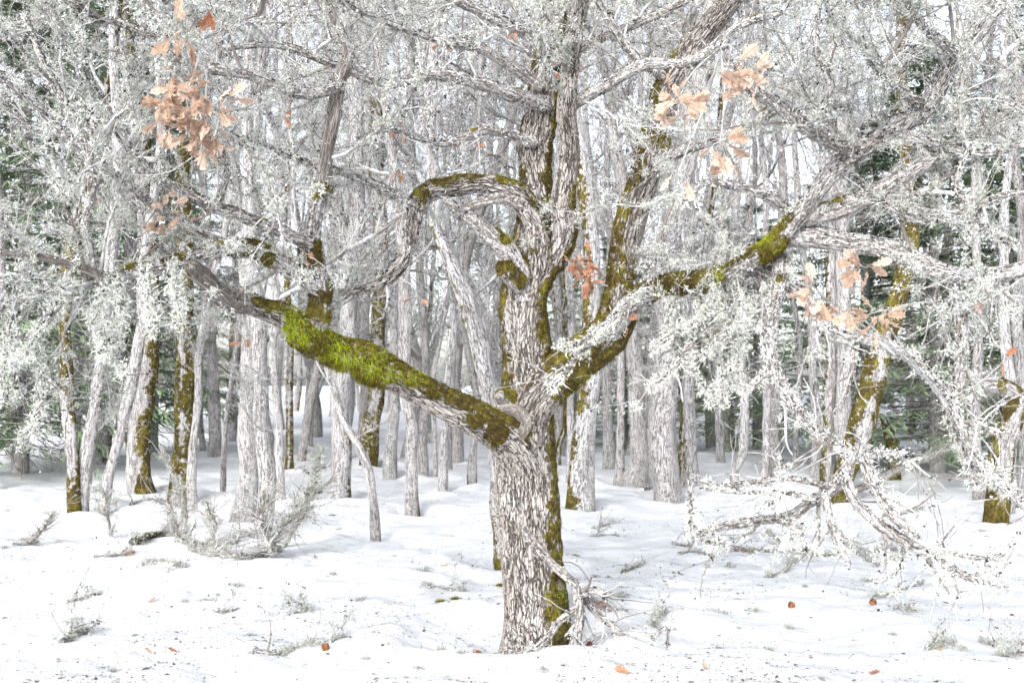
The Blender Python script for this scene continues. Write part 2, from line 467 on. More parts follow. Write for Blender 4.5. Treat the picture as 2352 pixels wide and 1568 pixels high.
def fir_mat():
    m, nt, b, out = new_mat('fir_needles')
    at = nt.nodes.new('ShaderNodeAttribute'); at.attribute_name = 'tone'
    c = ramp(nt, at.outputs['Fac'], [(0, (.10, .155, .085)), (.5, (.20, .275, .155)), (1, (.33, .40, .25))])
    nt.links.new(c, b.inputs['Base Color']); b.inputs['Roughness'].default_value = .7
    return m
M_FIR = fir_mat()
def gall_mat():
    m, nt, b, out = new_mat('oak_gall')
    tc = nt.nodes.new('ShaderNodeTexCoord')
    n = noise(nt, tc.outputs['Object'], 22, 4, .6)
    c = ramp(nt, n, [(.38, (.045, .02, .014)), (.5, (.22, .095, .04)), (.66, (.42, .21, .085))])
    nt.links.new(c, b.inputs['Base Color']); b.inputs['Roughness'].default_value = .55
    return m
M_GALL = gall_mat()

# ------------------------------------------------------------------ tree bases (needed for the wells in the snow)
MAIN_D = float(ground(1226, 1452)[1]) + .12
main_base = pix(1226, 1462, MAIN_D); main_base[2] = float(H0(main_base[0], main_base[1])[0])
WELLS.append((main_base[0] - .13, main_base[1] - .06, .34, .21))

# forest trees read off the photo: (label, base-first points (x, y, width px), moss side, moss amount)
L_THIN = 'very thin pale oak sapling stem rising straight from snow in the forest'
L_MID = 'slender straight lichen-grey oak trunk standing in the snowy forest behind'
G_THIN = 'thin oak saplings in the forest'
G_MID = 'slender straight oaks in the forest'
BG = [
 ('pale oak leaning left, mossy sleeve on its middle, left stem of a V pair', [(170,1183,30),(165,1060,29),(157,950,30),(150,850,28),(146,720,24)], 'B', .75),
 ('white barked oak leaning right, right stem of a V pair', [(184,1180,34),(198,1060,32),(222,920,32),(240,800,30),(248,690,26)], 'R', .25),
 ('grey oak with dark scaly bark leaning right behind the V pair', [(229,1066,38),(243,960,36),(262,860,32),(285,720,28),(292,640,26)], 'R', .4),
 ('crooked thin lichen-pale oak leaning right with short side stub', [(236,1181,24),(252,1090,24),(275,990,24),(305,850,26),(330,760,26)], 'L', .2),
 ('stout straight oak with deep ridged bark and moss down its right edge', [(323,1131,58),(325,1030,52),(331,920,50),(338,800,46),(352,660,42)], 'R', .8),
 ('stout oak with moss covering both edges and brown upper trunk', [(414,1148,54),(420,1040,50),(430,920,46),(428,800,44),(424,650,40)], 'B', .9),
 ('thin pale oak stem pressed against the mossy stout oak, green moss at its foot', [(441,1162,22),(446,1050,20),(455,930,18),(458,800,18)], 'B', .3),
 ('slender grey oak between the stout mossy oak and the close-set white pair', [(492,1046,30),(490,940,28),(489,800,26),(486,680,24)], 'N', .1),
 (L_THIN, [(511,1130,12),(514,1020,12),(524,930,11),(540,830,10)], 'N', 0),
 ('oak trunk with dark green moss foot standing far back in the snow', [(533,1013,26),(537,930,22),(540,820,22),(538,700,20)], 'L', .7),
 ('broad white oak trunk with fine bark, left of a close-set pair', [(557,1206,50),(563,1100,46),(570,980,42),(574,860,40),(577,740,38)], 'N', .08),
 ('white oak trunk in the close-set pair, right one with lichen bush at foot', [(604,1225,40),(605,1100,40),(606,980,36),(604,860,36),(598,740,34)], 'N', .1),
 ('slender pale oak close beside the lichen-bushed trunk of the close-set pair', [(643,1145,24),(643,1040,22),(638,930,20),(626,800,18)], 'N', .1),
 ('mossy dark thin oak stem with green foot between white trunks', [(665,1077,18),(666,1000,17),(667,900,16),(666,780,15)], 'B', .75),
 ('slender grey oak far back between the mossy dark stem and the low limb', [(706,972,20),(706,900,18),(704,800,17)], 'N', .3),
 (L_THIN, [(713,1026,10),(714,950,10),(716,860,9)], 'N', 0),
 ('thick ridged grey oak passing behind the mossy low limb, moss strip on right foot', [(780,1150,48),(784,1040,45),(790,920,44),(795,800,42),(800,640,38)], 'R', .3),
 ('thin curved oak stem bowing left toward the low limb above bare snow', [(863,1235,22),(858,1150,21),(846,1080,20),(825,1025,19),(795,965,17),(770,900,15),(748,830,13)], 'N', .18),
 ('dark deeply furrowed oak with moss on both edges behind the low limb', [(846,1068,42),(852,980,38),(862,890,36),(868,760,36),(872,600,34)], 'B', .7),
 ('short-footed grey oak with mossy base seen under the low limb', [(896,1097,28),(900,1010,26),(903,920,24),(905,780,22)], 'N', .2),
 ('pale oak with yellow moss at foot rising past the arched limb', [(947,1174,30),(946,1080,28),(943,980,30),(934,850,28),(932,720,30),(930,600,26)], 'R', .22),
 ('slender oak beside the pale oak with yellow moss at its foot', [(973,1092,22),(972,1000,20),(975,880,18),(980,760,17)], 'N', .15),
 (L_THIN, [(1000,1095,11),(998,1000,10),(996,880,9)], 'N', 0),
 ('slender oak between two thin saplings below the arched limb', [(1017,1129,20),(1016,1040,18),(1022,900,17),(1040,760,16)], 'N', .18),
 (L_THIN, [(1034,1085,11),(1034,1000,10),(1040,900,9)], 'N', 0),
 ('thin oak with twin mossy corners at its foot near the big oak', [(1084,1121,22),(1092,1030,20),(1096,940,18),(1078,820,16)], 'B', .35),
 (L_THIN, [(1133,1088,10),(1130,990,10),(1124,900,9)], 'N', 0),
 ('crooked pale oak with mossy foot half hidden behind the big oak', [(1168,1290,62),(1160,1180,52),(1150,1060,46),(1125,920,44),(1095,790,40),(1068,680,38),(1035,590,34),(1005,540,30),(1000,480,26)], 'L', .35),
 ('small mossy green oak stem just beside the big trunk', [(1280,1068,16),(1284,1020,14),(1296,980,12),(1300,900,12)], 'B', .9),
 ('slender oak beside the stout ridged oak with the snow hollow', [(1308,1103,18),(1310,1000,17),(1312,880,17),(1316,760,16)], 'N', .2),
 ('stout ridged oak with moss down its left side and snow hollow at foot', [(1332,1158,60),(1338,1060,54),(1345,950,48),(1352,840,46),(1358,700,40)], 'L', .65),
 ('slender oak between the stout ridged oak and the flared dark-footed oak', [(1400,1075,28),(1396,980,26),(1392,860,22),(1390,740,20)], 'N', .1),
 ('slender oak between the stout ridged oak and the flared dark-footed oak', [(1423,1110,22),(1424,1010,20),(1426,900,18),(1428,780,18)], 'N', .1),
 ('oak with flared dark footed trunk and burnt-looking hollow side', [(1455,1115,66),(1460,1060,46),(1462,960,40),(1458,860,38),(1455,740,34)], 'L', .2),
 ('broad bottle-shaped white oak trunk with smooth fine bark', [(1533,1140,64),(1528,1040,62),(1524,930,60),(1530,800,56),(1535,640,52),(1548,480,46)], 'N', .06),
 ('thin dark oak stem with moss down its whole length', [(1566,1105,15),(1568,1000,15),(1576,880,14),(1590,760,14)], 'B', .8),
 ('white oak with dark moss along left edge beside the bottle-shaped trunk', [(1582,1117,34),(1584,1000,30),(1582,880,28),(1580,740,26)], 'L', .4),
 ('slender oak far behind the hanging lichen sprays', [(1634,1027,24),(1632,940,22),(1630,840,20)], 'N', .1),
 ('slender oak far behind the hanging lichen sprays', [(1655,1060,20),(1653,960,18),(1650,840,16)], 'N', .1),
 ('thin crooked oak stem bent like a bow over the snow', [(1689,1131,18),(1692,1080,18),(1704,1040,20),(1712,960,20),(1706,860,18),(1690,740,16)], 'L', .25),
 ('slender oak in front of the tight lichen-tufted clump', [(1754,1122,20),(1760,1030,18),(1762,900,18),(1752,760,17)], 'N', .2),
 ('oak in a tight clump with lichen tufts up its stem', [(1785,1102,30),(1782,1000,30),(1778,900,28),(1772,780,26)], 'R', .3),
 (L_THIN, [(1827,1075,12),(1828,980,12),(1836,880,11)], 'N', 0),
 ('slender oak beside the moss-striped oak near the thick mossy leaner', [(1872,1100,22),(1874,980,22),(1868,860,20),(1862,740,18)], 'N', .2),
 ('oak with dark moss stripe on left edge next to the thick mossy leaner', [(1896,1125,26),(1900,1000,24),(1908,880,23),(1916,760,22)], 'L', .65),
 ('grey oak trunk behind the thick mossy leaner', [(1945,1128,36),(1940,1000,34),(1937,880,33),(1938,740,30)], 'N', .15),
 ('thin smooth pale oak stem leaning right in front of firs', [(1945,1060,16),(1962,940,16),(1980,820,15),(1992,700,14)], 'N', 0),
 ('thick leaning oak wrapped in olive moss, bending right', [(1926,1150,46),(1938,1075,50),(1968,1000,56),(2005,900,54),(2028,800,52),(2052,700,46),(2074,610,40),(2092,520,36)], 'B', .92),
 ('mossy broken oak stub leaning left in front of firs', [(2055,1097,26),(2050,1040,28),(2036,980,20),(2024,950,8)], 'B', .85),
 ('slender oak beyond the propped fallen lichen pole', [(2168,1066,26),(2170,980,24),(2172,880,22)], 'N', .3),
 ('pale oak with fluted foot right of the open snow', [(2250,1152,24),(2240,1060,22),(2238,960,22),(2245,840,22),(2250,700,20)], 'L', .2),
 ('slender pale oak beside the hooked mossy oak', [(2322,1180,22),(2320,1040,22),(2318,900,26),(2312,760,24)], 'N', .2),
 ('slender pale oak beside the hooked mossy oak', [(2352,1150,26),(2350,1000,26),(2346,860,24)], 'N', .2),
 ('slender pale oak beside the hooked mossy oak', [(2390,1170,30),(2384,1000,28),(2380,800,26)], 'N', .2),
 ('slender grey oak before the dark fir and dead thicket', [(20,1060,18),(22,960,17),(26,820,15)], 'N', 0),
 ('slender grey oak before the dark fir and dead thicket', [(-30,1120,30),(-25,960,28),(-20,780,26)], 'N', .2),
]
HOOK = [(2287,1192,54),(2294,1110,50),(2303,1030,52),(2325,965,50),(2335,915,44),(2300,888,40),(2262,885,34),(2232,900,30),(2222,925,22)]
bg_info = []
for lab, pts, side, amt in BG:
    g = ground(pts[0][0], pts[0][1])
    bg_info.append((g[0], g[1], pts[0][2] * .5 * mpp(g[1])))
    WELLS.append((g[0], g[1], bg_info[-1][2], .13))
hook_g = ground(HOOK[0][0], HOOK[0][1]); WELLS.append((hook_g[0], hook_g[1], .18, .07))

# ------------------------------------------------------------------ snow
rows = np.concatenate([np.linspace(1.0, 6.4, 30)[:-1], 6.4 * 1.0052 ** np.arange(0, 320)])
rows = np.concatenate([rows, np.geomspace(rows[-1] * 1.02, 600, 50)])
ang = np.concatenate([np.linspace(-math.radians(180), -math.radians(38), 60)[:-1], np.linspace(-math.radians(38), math.radians(38), 350), np.linspace(math.radians(38), math.radians(180), 60)[1:]])
RR, AA = np.meshgrid(rows, ang, indexing='ij')
X = (RR * np.sin(AA)).ravel(); Y = (RR * np.cos(AA) - 2.0).ravel()
Z = H1(X, Y)
nr, na = RR.shape
i = np.arange(nr - 1)[:, None] * na; j = np.arange(na - 1)[None, :]
Qs = np.stack([i + j, i + na + j, i + na + j + 1, i + j + 1], -1).reshape(-1, 4)
cv = len(X)
Vs = np.vstack([np.stack([X, Y, Z], -1), [[0, -2, float(H0(0, -2)[0])]]])
Ts = np.stack([np.full(na - 1, cv), np.arange(na - 1), np.arange(1, na)], -1)[:, [0, 2, 1]]
link('snow_ground', make_mesh('snow_ground', Vs, Qs, Ts, mats=[M_SNOW]), kind='structure')

# ------------------------------------------------------------------ branch prototypes for the forest trees
def make_branch_proto(L, nsub, droop, lich, thick=1.0):
    p = grow(np.zeros((1, 3)), np.array([[1, 0, .35]]), np.array([L]), 9, .16, (0, 0, droop))
    r = np.linspace(.034, .010, 9)[None] * thick * L / 2.2
    parts = []
    v, q, b = batch_tubes(p, r, 6); parts.append(dict(V=v, Q=q, a={'bco': b}))
    s, t, rr = spawn(p, r, nsub)
    p2 = grow(s, side_dirs(t, (.5, 1.3), .1), rng.uniform(.45, 1.15, len(s)) * L / 2.2, 7, .14, (0, 0, droop * .6))
    r2 = np.linspace(1, .4, 7)[None] * np.minimum(rr * .6, .012)[:, None]
    v, q, b = batch_tubes(p2, r2, 4); parts.append(dict(V=v, Q=q, a={'bco': b}))
    s, t, rr = spawn(p2, r2, 6)
    p3 = grow(s, side_dirs(t, (.5, 1.3), .05), rng.uniform(.18, .5, len(s)) * L / 2.2, 5, .17, (0, 0, droop * .4))
    r3 = np.linspace(1, .5, 5)[None] * np.full(len(s), .0055)[:, None]
    v, q, b = batch_tubes(p3, r3, 3); parts.append(dict(V=v, Q=q, a={'bco': b}))
    pts = np.concatenate([spawn(p, r, 50)[0], spawn(p2, r2, 10)[0], spawn(p3, r3, 3)[0]])
    pts = pts[rng.random(len(pts)) < lich] + rng.normal(0, .012, (int(0) or 1, 3))
    v, t_, tn = place(ROS_S, pts, rng.uniform(.012, .030, len(pts))); parts.append(dict(V=v, T=t_, a={'tone': tn}, m=2))
    cc = np.concatenate([spawn(p, r, 8)[0], spawn(p2, r2, 2)[0]]); pts2 = (cc[:, None, :] + rng.normal(0, 1, (len(cc), 9, 3)) * rng.uniform(.02, .055, (len(cc), 1, 1)) * np.array([1, 1, .7])).reshape(-1, 3)
    v, t_, tn = place(BUSHY_S, pts2, rng.uniform(.018, .04, len(pts2))); parts.append(dict(V=v, T=t_, a={'tone': tn * .85 + .15}, m=1))
    V, Q, T, A, mi = join(parts)
    return make_mesh('branch', V, Q, T, A, [M_TWIG, M_LICHEN, M_FLAKE], mi)
PROTO = [make_branch_proto(*a) for a in [(2.2, 16, .05, .9), (2.0, 15, .0, .8), (2.5, 18, .10, .9), (1.8, 14, -.05, 1.0), (2.3, 17, .02, .7), (1.6, 13, -.10, 1.0), (2.6, 18, .12, .6)]]

def add_branches(tree, path, z0, z1, gap, smin, smax, loc_off):
    """copies of the shared branch meshes, rooted on the trunk"""
    z = z0
    while z < z1:
        k = int(np.argmin(np.abs(path[:, 2] - z)))
        p = path[k] - loc_off
        o = bpy.data.objects.new('branch', PROTO[random.randrange(len(PROTO))]); COL.objects.link(o)
        o.parent = tree; o.location = p
        o.rotation_euler = (random.uniform(-.6, .6), random.uniform(-.75, .25), random.uniform(0, 6.283))
        s = random.uniform(smin, smax); o.scale = (s, s, s)
        z += gap * random.uniform(.6, 1.4)

def moss_attr(V, D, side, amt, s, seed):
    n = vnoise(V * 2.2 + seed) * .6 + vnoise(V * 7.0 + seed + 5) * .4
    if side == 'L': f = -D[:, 0]
    elif side == 'R': f = D[:, 0]
    elif side == 'B': f = np.abs(D[:, 0]) * .9 + .1
    else: f = np.full(len(V), -.2)
    m = sstep(.95 - 1.25 * amt, 1.35 - 1.0 * amt, f * .7 + (n - .5) * 1.7 + .12)
    if amt <= .01: m = m * 0
    return np.clip(m * (.42 + amt * .42), 0, 1)

def trunk_obj(name, pts3, rad, base, seg, step, mat, side, amt, parent, seed, lump=.1):
    C = catmull(np.column_stack([pts3, rad]), step)
    P, R = C[:, :3], C[:, 3]
    V, Q, T, bco, D, s = tube(P, R, seg, lump, seed)
    ms = moss_attr(V, D, side, amt, s, seed)
    foot = sstep(.35, .0, V[:, 2]) * vnoise(V * 7 + seed)
    ms = np.clip(ms + foot * .55 * (amt > .12), 0, 1)
    me = make_mesh(name, V - base, Q, T, {'bco': bco, 'moss': ms}, [mat])
    return link(name, me, parent), P, R, (V, D, ms)

def thing(name, label, cat, loc, group=None):
    e = bpy.data.objects.new(name, None); COL.objects.link(e)
    e.empty_display_size = .1; e.location = loc
    e['label'] = label; e['category'] = cat
    if group: e['group'] = group
    return e

for bi, (lab, pts, side, amt) in enumerate(BG):
    gx, gy, gr = bg_info[bi]; D = gy
    base = np.array([gx, gy, float(H0(gx, gy)[0])])
    depth_lean = random.uniform(-.03, .03)
    p3 = [base + [0, 0, -.35]]; rad = [pts[0][2] * .5 * mpp(D) * 1.25]
    for k, (x, y, w) in enumerate(pts):
        d = D + depth_lean * k
        jx = random.gauss(0, .12) * w if 0 < k else 0
        p = pix(x + jx, y, d); p3.append(p); rad.append(w * .5 * mpp(d) * random.uniform(.9, 1.08) * (1.12 if k == 0 else 1))
    broken = 'stub' in lab and 'broken' in lab
    if not broken:
        dirv = nrm((p3[-1] - p3[-2])[None])[0]; top = D * .40 + 3.0
        while p3[-1][2] < top:
            dirv = nrm((dirv * .8 + np.array([random.gauss(0, .10), random.gauss(0, .10), .35]))[None])[0]
            p3.append(p3[-1] + dirv * .8); rad.append(max(rad[-1] * .93, .02))
    grp = G_THIN if lab == L_THIN else ('oaks: ' + lab if sum(b[0] == lab for b in BG) > 1 else None)
    t = thing('oak_tree', lab, 'tree', base, grp)
    w0 = pts[0][2]
    ob, P, R, surf = trunk_obj('trunk', np.array(p3), np.array(rad), base, 24 if w0 > 28 else 14, .10, M_BARK_BG, side, amt, t, bi, .2)
    if not broken:
        thin = w0 < 16
        if not thin: add_branches(t, P, .9 + random.random() * .8, 2.6, .55, .14, .34, base)
        z0 = (2.5 if D < 17 else 2.1) + (1.3 if pts[0][0] > 1600 or pts[0][0] < 470 else 0)
        add_branches(t, P, z0 + random.random() * .8, P[-1, 2] - .1, 1.5 if not thin else 1.9, .5 if not thin else .35, 1.15 if not thin else .7, base)

# hooked mossy oak on the right
D = hook_g[1]; base = np.array([hook_g[0], hook_g[1], float(H0(hook_g[0], hook_g[1])[0])])
t = thing('oak_tree', 'mossy hooked oak trunk whose top arches left and breaks off', 'tree', base)
p3 = [base + [0, 0, -.35]] + [pix(x, y, D) for x, y, w in HOOK]; rad = [HOOK[0][2] * .55 * mpp(D)] + [w * .5 * mpp(D) for x, y, w in HOOK]
trunk_obj('trunk', np.array(p3), np.array(rad), base, 40, .03, M_BARK_BG, 'B', .95, t, 91, .16)

# ------------------------------------------------------------------ more forest behind, by random placement
n_far = 0; tries = 0; spots = []
while n_far < 84 and tries < 3000:
    tries += 1
    D = 19 + 40 * random.random() ** .85
    x = random.uniform(-1, 1) * (.56 * D + 2)
    if any((x - a) ** 2 + (D - b) ** 2 < 1.2 for a, b in spots): continue
    px = x / (K * D) * VW + 1176
    if 930 < px < 1110 and D > 24 and random.random() < .55: continue      # the lighter gap left of the big oak
    if (px > 1680 or px < 420) and random.random() < .6: continue
    spots.append((x, D)); n_far += 1
    base = np.array([x, D, float(H0(x, D)[0])])
    lean = np.array([random.gauss(0, .10), random.gauss(0, .06), 1])
    top = D * .40 + 3.5; r0 = random.uniform(.045, .165)
    p3 = [base + [0, 0, -.4]]; rad = [r0 * 1.15]; dirv = nrm(lean[None])[0]
    while p3[-1][2] < top:
        dirv = nrm((dirv * .85 + np.array([random.gauss(0, .11), random.gauss(0, .08), .2]))[None])[0]
        p3.append(p3[-1] + dirv * 1.1); rad.append(max(rad[-1] * .94, .025))
    t = thing('oak_tree', 'distant grey oak trunk deep in the forest, twigs pale with lichen', 'tree', base, 'distant oaks deep in the forest')
    sd_, am = random.choice([('L', .45), ('R', .5), ('B', .4), ('N', 0), ('N', 0), ('B', .65)])
    ob, P, R, _ = trunk_obj('trunk', np.array(p3), np.array(rad), base, 10, .25, M_BARK_BG, sd_, am, t, 200 + n_far, .14)
    add_branches(t, P, 1.5 + random.random(), P[-1, 2], 2.2, .9, 1.6, base)

# far wood that reads as one mass
nf = 80
D = rng.uniform(62, 120, nf); x = rng.uniform(-1, 1, nf) * (.58 * D + 4)
z = H0(x, D)
st = np.stack([x, D, z - .3], -1)
P = grow(st, np.tile([0, 0, 1.], (nf, 1)), D * .44 + 6, 10, .05, (0, 0, .05)); R = np.linspace(1, .35, 10)[None] * rng.uniform(.09, .2, nf)[:, None]
parts = []
v, q, b = batch_tubes(P, R, 6); parts.append(dict(V=v, Q=q, a={'bco': b}))
s, tg, rr = spawn(P, R, 11, .05, 1); P2 = grow(s, side_dirs(tg, (.5, 1.4), .1), rng.uniform(1.2, 3.4, len(s)), 5, .2); R2 = np.linspace(1, .4, 5)[None] * np.full(len(s), .03)[:, None]
v, q, b = batch_tubes(P2, R2, 3); parts.append(dict(V=v, Q=q, a={'bco': b}))
s, tg, rr = spawn(P2, R2, 4); P3 = grow(s, side_dirs(tg, (.5, 1.3)), rng.uniform(.4, 1.3, len(s)), 3, .25); R3 = np.full((len(s), 3), .014)
v, q, b = batch_tubes(P3, R3, 3); parts.append(dict(V=v, Q=q, a={'bco': b}))
V, Q, T, A, mi = join(parts)
link('far_woods', make_mesh('far_woods', V, Q, T, A, [M_TWIG], mi), label='far pale grey wood of bare trunks and twigs behind everything', cat='woods', kind='stuff')

# ------------------------------------------------------------------ firs
def make_fir(Hh, seed):
    V, T, tone = [], [], []
    st, dr, ln = [], [], []
    z = .9
    while z < Hh - .3:
        L = min(.35 + (Hh - z) * .27, 2.7)
        for k in range(6):
            a = random.uniform(0, 6.283)
            st.append((0, 0, z + random.uniform(-.12, .12))); dr.append((math.cos(a), math.sin(a), random.uniform(.0, .3) + .4 * z / Hh)); ln.append(L * random.uniform(.75, 1.1))
        z += .34
    P = grow(np.array(st), np.array(dr), np.array(ln), 8, .05, (0, 0, -.07))
    R = np.linspace(.02, .005, 8)[None] * np.ones((len(st), 1))
    parts = []
    v, q, b = batch_tubes(P, R, 3); parts.append(dict(V=v, Q=q, a={'bco': b}, m=0))
    s, tg, rr = spawn(P, R, 46, .15, 1)
    # side sprays lie in the bough's plane
    side = nrm(np.cross(tg, np.array([0, 0, 1.]))) * np.where(rng.random((len(s), 1)) < .5, -1, 1)
    d = nrm(tg * .75 + side * rng.uniform(.5, 1.1, (len(s), 1)) + np.array([0, 0, -.18]))
    P2 = grow(s, d, rng.uniform(.16, .46, len(s)), 4, .12, (0, 0, -.08))
    # needles: flat narrow leaves on both sides of each spray segment
    base = P2[:, :3].reshape(-1, 3); nxt = P2[:, 1:].reshape(-1, 3); ax = nrm(nxt - base)
    sd = nrm(np.cross(ax, np.array([0, 0, 1.])))
    quads = []; vv = []; tt = []
    off = 0
    for sg in (-1, 1):
        w = rng.uniform(.012, .026, (len(base), 1))
        a0 = base; a1 = nxt + ax * .03
        b0 = base + (sd * sg + ax * .6) * w + rng.normal(0, .006, base.shape); b1 = nxt + (sd * sg * .5 + ax) * w
        vv.append(np.stack([a0, b0, b1, a1], 1).reshape(-1, 3)); quads.append(np.arange(len(base) * 4).reshape(-1, 4) + off); off += len(base) * 4
        tt.append(np.repeat(np.clip(rng.normal(.45, .25, len(base)), 0, 1), 4))
    parts.append(dict(V=np.concatenate(vv), Q=np.concatenate(quads), a={'tone': np.concatenate(tt)}, m=1))
    Vc, Qc, Tc, Ac, mi = join(parts)
    crown = make_mesh('crown', Vc, Qc, Tc, Ac, [M_TWIG, M_FIR], mi)
    zz = np.linspace(-.4, Hh, 26)
    tp = np.stack([zz * 0, zz * 0, zz], -1); Rr = np.linspace(.16, .015, 26)
    v, q, t_, bco, Dd, s_ = tube(tp, Rr, 14, .1, seed)
    trunk = make_mesh('trunk', v, q, t_, {'bco': bco, 'moss': v[:, 0] * 0}, [M_BARK_BG])
    # bare dead lower boughs
    m = 46; st = np.stack([np.zeros(m), np.zeros(m), rng.uniform(.25, 3.2, m)], -1); a = rng.uniform(0, 6.28, m)
    Pd = grow(st, np.stack([np.cos(a), np.sin(a), rng.uniform(-.25, .1, m)], -1), rng.uniform(.7, 1.9, m), 6, .12, (0, 0, -.06)); Rd = np.linspace(.014, .005, 6)[None] * np.ones((m, 1))
    pp = []
    v, q, b = batch_tubes(Pd, Rd, 3); pp.append(dict(V=v, Q=q, a={'bco': b}))
    s, tg, rr = spawn(Pd, Rd, 9, .2); P2 = grow(s, side_dirs(tg, (.5, 1.2)), rng.uniform(.15, .6, len(s)), 4, .2); R2 = np.full((len(s), 4), .004)
    v, q, b = batch_tubes(P2, R2, 3); pp.append(dict(V=v, Q=q, a={'bco': b}))
    V_, Q_, T_, A_, mi_ = join(pp)
    dead = make_mesh('dead_boughs', V_, Q_, T_, A_, [M_TWIG], mi_)
    return trunk, crown, dead
FIRS = [make_fir(11, 1), make_fir(13, 2)]
FA, FB, FC, FD_, FE, FF = ('green fir growing beside the V pair of pale oaks', 'green fir standing behind the two stout mossy oaks', 'green fir growing behind the hooked mossy oak', 'green fir showing behind the thick mossy leaning oak', 'green fir showing behind the hanging lichen sprays', 'small green fir behind the stout ridged oak with the snow hollow')
FSPOT = [(50, 17.5, 0, 1.0, 'dark green fir with drooping boughs at the forest edge beside dead grey thicket'), (-90, 17, 1, .9, FA), (170, 21, 1, 1.0, FA), (350, 23, 0, 1.0, FB), (430, 33, 1, .9, FB), (240, 36, 1, 1.1, FB),
         (2150, 17.5, 1, .6, 'broad green fir with long drooping boughs behind the arching mossy oaks'), (2330, 19.5, 0, .62, FC), (1990, 20, 1, .55, FD_), (1740, 24, 0, .55, FE), (2440, 19, 1, .8, FC), (2240, 33, 0, .7, FD_), (1430, 25, 1, .42, FF), (1310, 30, 0, .5, FF), (2090, 30, 1, .6, FD_), (1640, 34, 1, .6, FE)]
for k, (px, D, kind, sc, lab) in enumerate(FSPOT):
    p = pix(px, 900, D); base = np.array([p[0], D, float(H0(p[0], D)[0]) - .02])
    t = thing('fir_tree', lab, 'tree', base, ('firs ' + lab.split(' fir ')[1]) if lab in (FA, FB, FC, FD_, FE, FF) else None)
    t.rotation_euler = (0, 0, random.uniform(0, 6.28)); w_ = max(sc, .95); t.scale = (w_, w_, sc)
    for nm, me in zip(('trunk', 'crown', 'dead_boughs'), FIRS[kind]): link(nm, me, t)

# ------------------------------------------------------------------ the big oak
OAK = thing('oak_tree', 'big old oak with low mossy limbs spreading wide over open snow', 'tree', main_base)
D0 = MAIN_D
LIMBS = {}
def up_moss(amount, lo=0., hi=1., s0=None, s1=None):
    """moss on the upper side of a limb"""
    def f(V, D, u, seed):
        n = vnoise(V * 5 + seed) * .55 + vnoise(V * 16 + seed) * .45
        m = sstep(.55 - amount, 1.05 - amount, D[:, 2] * .55 + (n - .5) * 1.0 + .25)
        w = sstep(lo - .04, lo + .04, u) * (1 - sstep(hi - .04, hi + .04, u))
        return m * w
    return f
def side_moss(amount, dx, lo=0., hi=1., dz=0):
    def f(V, D, u, seed):
        n = vnoise(V * 5 + seed) * .55 + vnoise(V * 16 + seed) * .45
        m = sstep(.75 - amount, 1.2 - amount, D[:, 0] * dx + D[:, 2] * dz + (n - .5) * 1.1 + .1)
        w = sstep(lo - .04, lo + .04, u) * (1 - sstep(hi - .04, hi + .04, u))
        return m * w
    return f
def spots_moss(D, *sp):
    cs = [(pix(x, y, D), r * mpp(D)) for x, y, r in sp]
    def f(V, Dn, u, seed):
        n = vnoise(V * 9 + seed) * .6 + vnoise(V * 26 + seed) * .4; m = np.zeros(len(V))
        for c, r in cs:
            d = np.hypot(V[:, 0] - c[0], V[:, 2] - c[2]) / r
            m = np.maximum(m, 1 - sstep(.55, 1.1, d + (n - .5) * .9))
        return m
    return f
def both(*fs):
    return lambda V, D, u, seed: np.max([f(V, D, u, seed) for f in fs], 0)

def moss_blades(name, parent, V, D, ms, base, n, bright=None, size=(.006, .016)):
    ok = np.where(ms > .55)[0]
    if len(ok) < 40: return
    k = rng.choice(ok, n); p = V[k] + rng.normal(0, .005, (n, 3)); nn = nrm(D[k] + rng.normal(0, .55, (n, 3)) + np.array([0, 0, -.1]))
    L = rng.uniform(*size, (n, 1)); sd = nrm(np.cross(nn, rng.normal(size=(n, 3)))) * .0022
    b = p - nn * .004 + D[k] * .004
    vv = np.stack([b - sd, b + sd, b + nn * L + np.array([0, 0, -1]) * L * .25], 1).reshape(-1, 3)
    tone = np.clip(rng.normal(.36, .17, n) + (vnoise(p * 11) - .5) * 1.1, 0, .85)
    if bright is not None:
        for c, r in bright:
            g = np.exp(-(np.linalg.norm((p - c)[:, [0, 2]], axis=1) / r) ** 2)
            tone = np.clip(tone + .55 * g, 0, 1); vv = vv.reshape(n, 3, 3); vv[:, 2] += (nn * .6 + np.array([0, 0, -.6])) * (L * 1.1 * g[:, None]); vv = vv.reshape(-1, 3)
    link(name, make_mesh(name, vv - base, None, np.arange(3 * n).reshape(-1, 3), {'tone': np.repeat(tone, 3)}, [M_MOSS], smooth=False), parent, kind='stuff')

